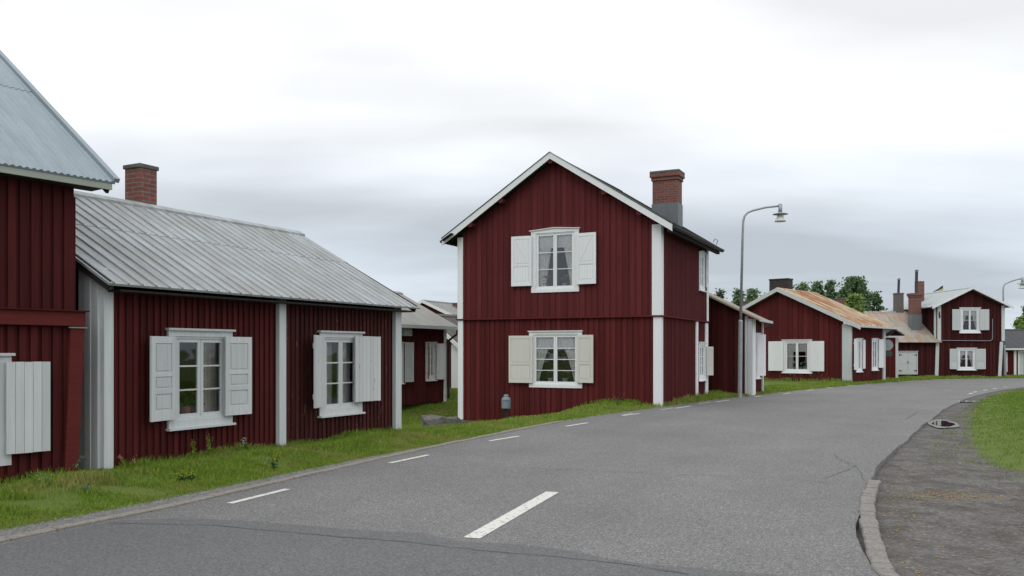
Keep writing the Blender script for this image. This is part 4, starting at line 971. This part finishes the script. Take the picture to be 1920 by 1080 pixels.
# ------------------------------------------------------------------ street lamps
def lamp(px,py_base,d,pts,headpx,lean,label,hr=1.0):
    b=Vector(((px-960)/F*d,d,0)); zb=EYE+(HZ-py_base)/F*d
    r=empty('street_lamp',(b.x,b.y,zb),label,'street lamp','street lamps along the bend')
    q=[Vector(((x-960)/F*d-b.x,0,EYE+(HZ-y)/F*d-zb)) for x,y in pts]
    k=len(q); n_=[i for i in range(k)]
    m=MB(); split=2
    m.tube([Vector((0,0,-.45)),q[0]],[.085*hr,.078*hr],14); m.lathe([(.082*hr,-.03),(.082*hr,.03),(.05*hr,.08)],q[0],14); m.build('pole_base',GALV,r,smooth=False)
    m=MB(); m.tube([q[0]]+q[1:],[.052*hr]+[.045*hr-.001*i for i in range(k-1)],12); m.build('pole',GALV,r,smooth=True)
    c=q[-1]; m=MB(); m.tube([c+Vector((0,0,.06)),c-Vector((0,0,.30*hr))],.075*hr,14); m.build('lamp_neck',GALV,r,smooth=True)
    m=MB(); m.lathe([(.06*hr,-.24*hr),(.285*hr,-.31*hr),(.29*hr,-.325*hr),(.06*hr,-.29*hr)],c,28); m.build('lamp_shade',GALV,r)
    m=MB(); m.lathe([(.09*hr,-.29*hr),(.12*hr,-.40*hr),(.205*hr,-.565*hr),(.21*hr,-.60*hr),(.17*hr,-.60*hr),(.05*hr,-.62*hr)],c,28); m.build('lamp_bell',LAMPW,r,smooth=True)
    return r
lamp(1387,733,28.7,[(1388.6,604),(1392.5,440),(1393.5,415),(1396,405),(1402,398.5),(1412,394.5),(1435,389),(1463,386)],1463,0,'tall grey street lamp in front of the beige-roofed cottage',.88)
lamp(1884.5,706,50.5,[(1882.5,650),(1880.8,545),(1881.5,537),(1885,532),(1893,528.5),(1905,524.5),(1917,522)],1917,0,'far street lamp in front of the garage at the right edge')

# ------------------------------------------------------------------ small things
def rock(name,loc,sx_,sy_,sz_,label,cat,seed=3,sub=2):
    import bmesh
    rnd=random.Random(seed); bm=bmesh.new(); bmesh.ops.create_cube(bm,size=1.0); bmesh.ops.subdivide_edges(bm,edges=bm.edges[:],cuts=5,use_grid_fill=True)
    from mathutils import noise as nz
    for v in bm.verts:
        p=v.co*1.7+Vector((seed,seed*2,0)); v.co+=Vector((nz.noise(p),nz.noise(p+Vector((9,0,0))),nz.noise(p+Vector((0,7,0)))))*.16+Vector((nz.noise(p*3),nz.noise(p*3+Vector((5,0,0))),nz.noise(p*3+Vector((0,3,1)))))*.06
        v.co=Vector((v.co.x*sx_,v.co.y*sy_,v.co.z*sz_))
    me=bpy.data.meshes.new(name); bm.to_mesh(me); bm.free(); me.materials.append(STONE); o=bpy.data.objects.new(name,me); C.objects.link(o); o.location=loc; tag(o,label,cat); return o
c=P(829,800,23.6); rock('boulder',(c.x-.02,c.y,-.66),1.0,.8,.74,'rough grey boulder in the grass beside the big house corner','boulder',4)
c=P(862,800,26.6); rock('foundation_stone',(c.x+.4,c.y+.1,-.72),1.3,.5,.22,'flat dark stone under the near corner of the big house','stone',8)
c=P(741,818,16.0); rock('foundation_stone',(c.x+.1,c.y,-.01),.34,.3,.16,'small stone under the right corner box of the long cottage','stone',11)
# wooden plank
m=MB(); m.box(-.75,.75,-.06,.06,0,.05); c=P(1450,725,41.5); o=m.build('plank',GREYW,None,bevel=.005); o.location=(c.x-.3,c.y,c.z-.02); o.rotation_euler=(0,0,-.3); tag(o,'pale plank lying in the grass at the foot of the orange-roofed cottage','plank')
# meter box on a post
c=P(949,790,25.3); r=empty('meter_box',(c.x,c.y,-.55),'blue-grey rounded meter box on a dark post by the big house wall','meter box')
m=MB(); m.box(-.055,.055,-.04,.04,-.2,.42); m.build('post',BLACK,r)
m=MB(); m.lathe([(.10,.40),(.135,.42),(.137,.66),(.12,.73),(.055,.77)],(0,0,0),20); b_=m.build('housing',BOXB,r,smooth=False,bevel=.01)
m=MB(); m.lathe([(.05,.77),(.075,.78),(.07,.82),(.03,.83)],(0,0,0),16); m.build('cap',GALV,r)
m=MB(); 
for i in range(6): a=-1.57-.75+i*.28; m.box(.14*math.cos(a)-.008,.14*math.cos(a)+.008,.14*math.sin(a)-.004,.14*math.sin(a)+.004,.645,.665+.015*(i%2))
m.build('marking',BLACK,r)
# traffic sign seen from behind
c=P(1659.5,708,45.0); r=empty('traffic_sign',(c.x,c.y,0.0),'round traffic sign seen from behind with a dark green plate, by the orange-roofed cottage','traffic sign')
m=MB(); m.tube([(0,0,-.1),(0,0,2.2)],.03,8); m.build('pole',GALV,r)
m=MB(); z_=EYE+(HZ-647)/F*45; m.tube([(.12,-.03,z_),(.12,-.045,z_)],.29,28); o=m.build('sign_disc',GALV,r)
m=MB(); m.box(-.02,.36,-.06,-.04,EYE+(HZ-668)/F*45,EYE+(HZ-658.5)/F*45); m.build('sign_plate',simple('dark_green_plate',(.05,.07,.06),.5),r)
# flagpole with pennant
c=P(1769,540,64); r=empty('flagpole',(c.x,c.y,0),'white flagpole with blue and yellow pennant behind the far roof','flagpole')
zt=EYE+(HZ-531)/F*64; m=MB(); m.tube([(0,0,0),(0,0,zt)],[.06,.03],8); m.lathe([(.01,zt),(.06,zt+.05),(.01,zt+.1)],(0,0,0),10); m.build('pole',WHITE,r)
FB=simple('flag_blue',(.02,.05,.16),.8); FY=simple('flag_yellow',(.60,.50,.06),.8)
def penn(name,off,mat):
    m=MB(); vs=[];n=12
    for i in range(n+1):
        t=i/n; x=-.02-t*.85; z=zt-.14-.55*t**.9; w_=.20*(1-t)+.02; y=.05*math.sin(t*9)
        vs+=[(x,y,z-off*w_),(x,y,z-(off+1)*w_)]
    m.add(vs,[(2*i,2*i+1,2*i+3,2*i+2) for i in range(n)]); return m.build(name,mat,r)
penn('pennant_blue',0,FB); penn('pennant_yellow',1,FY)

# ------------------------------------------------------------------ trees
def tree(px,wpx,top,d,mat,label,kind='birch',nleaf=5200,seed=1,leafs=.15):
    rnd=random.Random(seed); random.seed(seed)
    x=(px-960)/F*d; H=EYE+(HZ-top)/F*d; w_=wpx/F*d/2*1.12
    r=empty({'birch':'birch_tree','pine':'pine_tree'}[kind],(x,d,0),label,'tree','trees beyond the roofs')
    m=MB(); m.tube([(0,0,-.2),(rnd.uniform(-.1,.1),0,H*.35),(rnd.uniform(-.2,.2),0,H*.7),(0,0,H*.97)],[.16,.12,.07,.02],8)
    cl=MB(); z0=H*.22; cen=[]
    for i in range(90):
        f=rnd.random()**.8; z=z0+(H-z0)*f; env=math.sin(math.pi*min(1,(f*.86+.14)))**.7 if kind=='birch' else (1-f*.85)
        a=rnd.uniform(0,6.28); q=rnd.uniform(.1,1.0)**.7*w_*env; c=Vector((q*math.cos(a),q*math.sin(a),z-.25)); cen.append((c,rnd.uniform(.14,.36)*w_*.55*(1.1-.4*f)))
        m.tube([(0,0,max(.3,z-q*.8)),c*.55+Vector((0,0,z*.42)),c],[.045,.03,.012],5)
    cen.append((Vector((0,0,H-.3)),.25*w_)); cen.append((Vector((0,0,H-.75)),.35*w_))
    for i in range(int(nleaf*1.9)):
        c,rr=rnd.choice(cen); q=[max(-1.5,min(1.5,rnd.gauss(0,1)))*rr for _ in range(3)]; p=c+Vector((q[0],q[1],q[2]*.8))
        if p.z>H: continue
        leaf(cl,p,leafs*rnd.uniform(.5,1.1))
    m.build('trunk',simple('bark',(.10,.085,.07),.9) if 'bark' not in bpy.data.materials else bpy.data.materials['bark'],r); cl.build('crown',mat,r)
for i,a in enumerate([
 (1350,36,540,72,LEAF4,'thin grey-green tree top just right of the big house','pine',2600,.11),
 (1384,38,541,76,LEAF1,'birch top left of the first lamp pole, above the beige roof','birch',4200,.13),
 (1410,46,541,74,LEAF1,'birch top right of the first lamp pole','birch',5200,.13),
 (1440,34,548,72,LEAF3,'yellow-green tree top between the lamp pole and the black chimney','birch',3200,.13),
 (1506,50,529,76,LEAF1,'loose birch top just right of the black chimney','birch',3800,.13),
 (1533,42,527,74,LEAF2,'rounded dark tree top, second right of the black chimney','birch',3800,.13),
 (1558,40,524,75,LEAF2,'narrow dark tree top left of the largest crown','birch',4000,.12),
 (1601,72,519,78,LEAF2,'largest dark green tree crown above the orange roof','birch',9500,.15),
 (1600,62,551,70,LEAF3,'light green bushy tree in front of the largest dark crown','birch',7000,.13),
 (1640,40,546,80,LEAF2,'dark drooping tree at the right end of the tree group','birch',4500,.13),
 (1663,14,574,84,LEAF4,'tiny distant tree top left of the grey flue chimney','pine',900,.10),
 (1916,44,593,72,LEAF3,'light green tree above the garage roof at the right edge','birch',4500,.13),
 (1921,20,570,82,LEAF1,'tall thin branches behind the tree at the right edge','pine',700,.10)]):
    tree(a[0],a[1],a[2],a[3],a[4],a[5],a[6],a[7],40+i,a[8])
random.seed(11)

# ------------------------------------------------------------------ grass and ground litter
def scatter(n,xr,yr,cond):
    X=np.random.uniform(*xr,n); Y=np.random.uniform(*yr,n); do,di,dl=fields(X,Y); k=cond(X,Y,do,di,dl)
    X,Y,do,di,dl=X[k],Y[k],do[k],di[k],dl[k]; return X,Y,height(X,Y,do,di,dl),do,dl
def blades(name,pts,hmin,hmax,w0,mat,wk=.0006,patchy=True,hscale=None):
    X,Y,Z=pts[:3]; n=len(X); a=np.random.uniform(0,6.283,n); h_=np.random.uniform(hmin,hmax,n)*(1+.35*np.sin(X*3.1+Y*1.7)*np.sin(Y*2.3-X))
    if hscale is not None: h_=h_*hscale
    w_=(w0+wk*Y)*np.random.uniform(.6,1.3,n); ln=np.random.uniform(.1,.7,n)*h_; b=np.random.uniform(0,6.283,n)
    dx,dy=np.cos(a)*w_/2,np.sin(a)*w_/2
    p0=np.c_[X-dx,Y-dy,Z-.01];p1=np.c_[X+dx,Y+dy,Z-.01]; mx=X+np.cos(b)*ln*.35; my=Y+np.sin(b)*ln*.35
    p2=np.c_[mx+dx*.8,my+dy*.8,Z+h_*.6];p3=np.c_[mx-dx*.8,my-dy*.8,Z+h_*.6]; p4=np.c_[X+np.cos(b)*ln,Y+np.sin(b)*ln,Z+h_]
    V=np.stack([p0,p1,p2,p3,p4],1).reshape(-1,3); i=np.arange(n)[:,None]*5
    me=bpy.data.meshes.new(name); f4=(i+np.array([[0,1,2,3]])); f3=(i+np.array([[3,2,4]]))
    me.from_pydata(V.tolist(),[],f4.tolist()+f3.tolist()); me.materials.append(mat); o=bpy.data.objects.new(name,me); C.objects.link(o); tag(o,kind='stuff'); return o
gw=lambda Y:np.interp(Y,[5,9,12,14,17,20],[.48,.42,.32,.18,.10,.06])
bare=lambda X,Y:(np.sin(X*2.3+Y*1.1)*np.sin(X*.9-Y*2.7+1.0)+.6*np.sin(X*5.1+Y*4.3))
rnd_=lambda X:np.random.uniform(0,1,X.shape)
gp1=G(40,952,.05); gp2=G(232,922,.05)
p=scatter(560000,(-8.5,-.2),(4.8,16.5),lambda X,Y,do,di,dl:(do>gw(Y)-.08+.1*rnd_(X))&(do<2.3)&(np.hypot((X-gp1[0])/.45,(Y-gp1[1])/.22)>.6+rnd_(X))&(np.hypot((X-gp2[0])/.55,(Y-gp2[1])/.25)>.6+rnd_(X))&(rnd_(X)<np.clip(1.15-np.maximum(0,bare(X,Y)-.55)*2.2,.12,1)))
blades('grass',p,.025,.075,.0035,GRASS,hscale=.45+.75*np.clip((p[3]-gw(p[1]))/.8,0,1)); print('near blades',len(p[0]))
p=scatter(190000,(-7,9),(15,36),lambda X,Y,do,di,dl:(do>gw(Y)-.04+.08*rnd_(X))&(do<np.where(X<1.5,22,4.0)))
blades('grass',p,.03,.075,.004,GRASS,.0007); print(len(p[0]))
p=scatter(240000,(4,40),(24,52),lambda X,Y,do,di,dl:(do>.05)&(do<1.9))
blades('grass',p,.04,.11,.006,GRASS,.0009); print(len(p[0]))
p=scatter(420000,(5.5,24),(8.5,36),lambda X,Y,do,di,dl:(dl>-.25+.55*np.abs(bare(X,Y))+.5*rnd_(X)*np.abs(bare(X*2.3,Y*1.9)))&(rnd_(X)<(.30+.70*ss(.2,2.0,dl))))
blades('lawn',p,.02,.055,.004,GRASSY,.0006); print(len(p[0]))
p=scatter(60000,(2,9),(5,20),lambda X,Y,do,di,dl:(di>.3)&(dl<0)&(dl>-1.6)&(rnd_(X)<.30*np.exp(dl*1.6))&(bare(X*1.7,Y*1.3)>.35))
blades('sparse_grass',p,.015,.04,.004,GRASSY,.0006)
p=scatter(90000,(-8,0),(4.8,16),lambda X,Y,do,di,dl:(do>.10)&(do<gw(Y)+.05)&(rnd_(X)<.35*np.clip(bare(X*2,Y*2),0,1)+.03))
blades('sparse_grass',p,.015,.045,.003,GRASS,.0004)
p=scatter(90000,(5,17),(9,30),lambda X,Y,do,di,dl:(dl<.2)&(dl>-1.3)&(di>.4)&(rnd_(X)<.55*np.exp(dl*2.2)*(.4+np.clip(bare(X*1.4,Y*.8),0,1))))
blades('sparse_grass',p,.015,.04,.004,GRASSY,.0006)
def wall_line(a,b,n,out):
    a=np.array(a);b=np.array(b);t=np.random.uniform(0,1,n); d=(b-a)/np.hypot(*(b-a)); nv=np.array((d[1],-d[0])); o_=np.abs(np.random.normal(0,out,n))
    keep=np.random.uniform(0,1,n)<.25+.75*np.clip(np.sin(t*37)+.6*np.sin(t*91+2),0,1); X=(a[0]+(b[0]-a[0])*t+nv[0]*(o_+.03))[keep]; Y=(a[1]+(b[1]-a[1])*t+nv[1]*(o_+.03))[keep]
    return X,Y,height(X,Y,*fields(X,Y))
for a_,b_,n_,o_,h0,h1 in (((-8.1,6.2),(-5.2,10.3),4000,.07,.04,.14),((-5.0,10.69),(-2.2,16.0),6000,.06,.04,.14),((-1.65,26.83),(4.2,24.0),2600,.10,.04,.13),((10.84,45.83),(16.4,41.0),2200,.2,.06,.22),((4.2,24.0),(6.6,28.9),1500,.1,.06,.22)):
    blades('tall_grass',wall_line(a_,b_,n_,o_),h0,h1,.004,GRASS,.0006)
def litter(name,pts,size,mats,flatz=.004,col=None,up=False):
    m=MB(); 
    for x,y,z in zip(*pts[:3]):
        s=size*random.uniform(.5,1.3); a=random.uniform(0,6.28); t=random.uniform(-.3,.3)*s
        u=Vector((math.cos(a),math.sin(a),0))*s; v=Vector((-math.sin(a),math.cos(a),0))*s*.55
        m.add([Vector((x,y,z+flatz))-u,Vector((x,y,z+flatz+t*.5+.002))-v,Vector((x,y,z+flatz+abs(t)))+u,Vector((x,y,z+flatz+.002))+v],[(0,1,2,3)])
    o=m.build(name,mats); tag(o,kind='stuff'); return o
FALL=leafmat('fallen_petal',(.42,.28,.05),(.30,.20,.07),.1)
p=scatter(60000,(2.6,6.5),(5,12),lambda X,Y,do,di,dl:(di>.22)&(dl<0)&(rnd_(X)<.012+.50*np.exp(-((Y-9.55)/.28)**2)*np.exp(-((X-4.9)/.55)**2)+.05*np.exp(-((di-.3)/.18)**2)))
litter('fallen_leaves',p,.014,FALL,.006); print('litter',len(p[0]))
p=scatter(16000,(-8,2),(5,18),lambda X,Y,do,di,dl:(np.abs(do-gw(Y)-.02)<.16)&(rnd_(X)<.5)); litter('fallen_leaves',p,.012,FALL,.03); print(len(p[0]))
p=scatter(9000,(6,24),(9,36),lambda X,Y,do,di,dl:(dl>.3)&(rnd_(X)<.28)); litter('clover_flowers',p,.016,WHITEF,.05)
p=scatter(500,(-8,6),(5,30),lambda X,Y,do,di,dl:(do>.5)&(do<1.4)); litter('small_meadow_flowers',p,.018,YELF,.09)
# loose gravel
def pebbles(name,pts,size,mat):
    m=MB()
    for x,y,z in zip(*pts[:3]):
        s=size*random.uniform(.4,1.3)*(1.5 if random.random()<.04 else 1); a=random.uniform(0,6.28); c_,s_=math.cos(a)*s,math.sin(a)*s; hh=s*random.uniform(.35,.8)
        m.add([(x+c_,y+s_,z),(x-s_*.8,y+c_*.8,z),(x-c_*.9,y-s_*.9,z),(x+s_*.7,y-c_*.7,z),(x+s_*.2,y+c_*.2,z+hh)],[(0,1,4),(1,2,4),(2,3,4),(3,0,4)])
    o=m.build(name,mat); tag(o,kind='stuff')
    return o
def gravelmat():
    m,nt,b,N,L=newmat('gravel_stone'); g=N.new('ShaderNodeNewGeometry'); r=ramp(N,L,g.outputs['Random Per Island'],[(0.,(.06,.055,.05)),(.6,(.13,.12,.11)),(1.,(.22,.21,.20))])
    L.new(r.outputs[0],b.inputs['Base Color']); b.inputs['Roughness'].default_value=.95; return m
GRV=gravelmat()
p=scatter(52000,(2.3,9),(4.8,20),lambda X,Y,do,di,dl:(di>.05)&(dl<.1)&(rnd_(X)<.22)); pebbles('gravel',p,.010,GRV); print('peb',len(p[0]))
p=scatter(60000,(-8,1),(4.8,16),lambda X,Y,do,di,dl:(do>.12)&(do<gw(Y)+.1)); pebbles('gravel',p,.008,GRV); print('peb',len(p[0]))
# weeds and tall stems against the walls
def weed(loc,hh,label,mat=POTLEAF,flower=None,n=40,spread=.10,group='weeds along the house walls'):
    r=empty('weed_plant',loc,label,'weed',group); m=MB(); f=MB(); s_=MB()
    for k in range(5):
        a=random.uniform(0,6.28); q=Vector((math.cos(a)*spread,math.sin(a)*spread*.6,hh*random.uniform(.6,1))); s_.tube([(0,0,-.02),q*.5+Vector((0,0,hh*.1)),q],[.004,.003,.002],4)
        for j in range(n//5): t=random.random(); leaf(m,q*t+Vector((random.gauss(0,.02),random.gauss(0,.02),.02)),.016*(1.2-t*.7))
        if flower:
            for j in range(7): leaf(f,q+Vector([random.gauss(0,.016) for _ in range(3)]),.0075)
    s_.build('stem',mat,r); m.build('leaves',mat,r)
    if flower: f.build('flower',flower,r)
for px,py,d,hh,lb,mt,fl,sp in [
 (146,905,10.3,.34,'dark leafy weed clump in the gap between barn and long cottage',LEAF2,None,.20),
 (130,912,10.1,.30,'dark leafy weed clump at the barn corner post',LEAF2,None,.16),
 (395,862,11.9,.34,'tall thin grassy weed below the first cottage window, right one',GRASS,None,.06),
 (365,866,11.7,.30,'tall thin weed below the first cottage window, left one',GRASS,None,.05),
 (240,886,10.7,.20,'low pinkish weed near the white corner box of the long cottage',GRASS,PINKF,.10),
 (462,852,12.4,.22,'short weed with white tips by the cottage wall near the pilaster',POTLEAF,WHITEF,.05),
 (342,908,9.9,.13,'yellow-flowered weed near the kerb, left one',POTLEAF,YELF,.07),
 (358,907,9.95,.10,'yellow-flowered weed near the kerb, right one',POTLEAF,YELF,.05),
 (513,880,11.1,.20,'yellow-flowered weed near the kerb by the pilaster',POTLEAF,YELF,.07),
 (90,930,9.2,.16,'tufted weed in the grass in front of the barn',LEAF3,None,.16),
 (160,940,8.9,.12,'dark tufted weed beside the gravel strip',LEAF2,None,.14),
 (960,795,24.3,.40,'reddish weed at the foot of the meter box',GRASS,PINKF,.20),
 (1000,790,24.2,.32,'reddish weed right of the meter box by the big house wall',GRASS,PINKF,.16),
 (1160,757,23.6,.34,'pink-tipped tall weed below the right part of the big house wall',POTLEAF,PINKF,.16),
 (1378,735,31.2,.45,'white-flowered weed at the foot of the street lamp',POTLEAF,WHITEF,.25),
 (1490,720,41.0,.5,'white umbel weed below the orange-roofed cottage window, left one',POTLEAF,WHITEF,.3),
 (1530,716,40.6,.5,'white umbel weed below the orange-roofed cottage window, right one',POTLEAF,WHITEF,.3)]:
    c=P(px,py,d); z_=zat(c.x,c.y); weed((c.x,c.y,z_),hh,lb,mt,fl,60,sp)
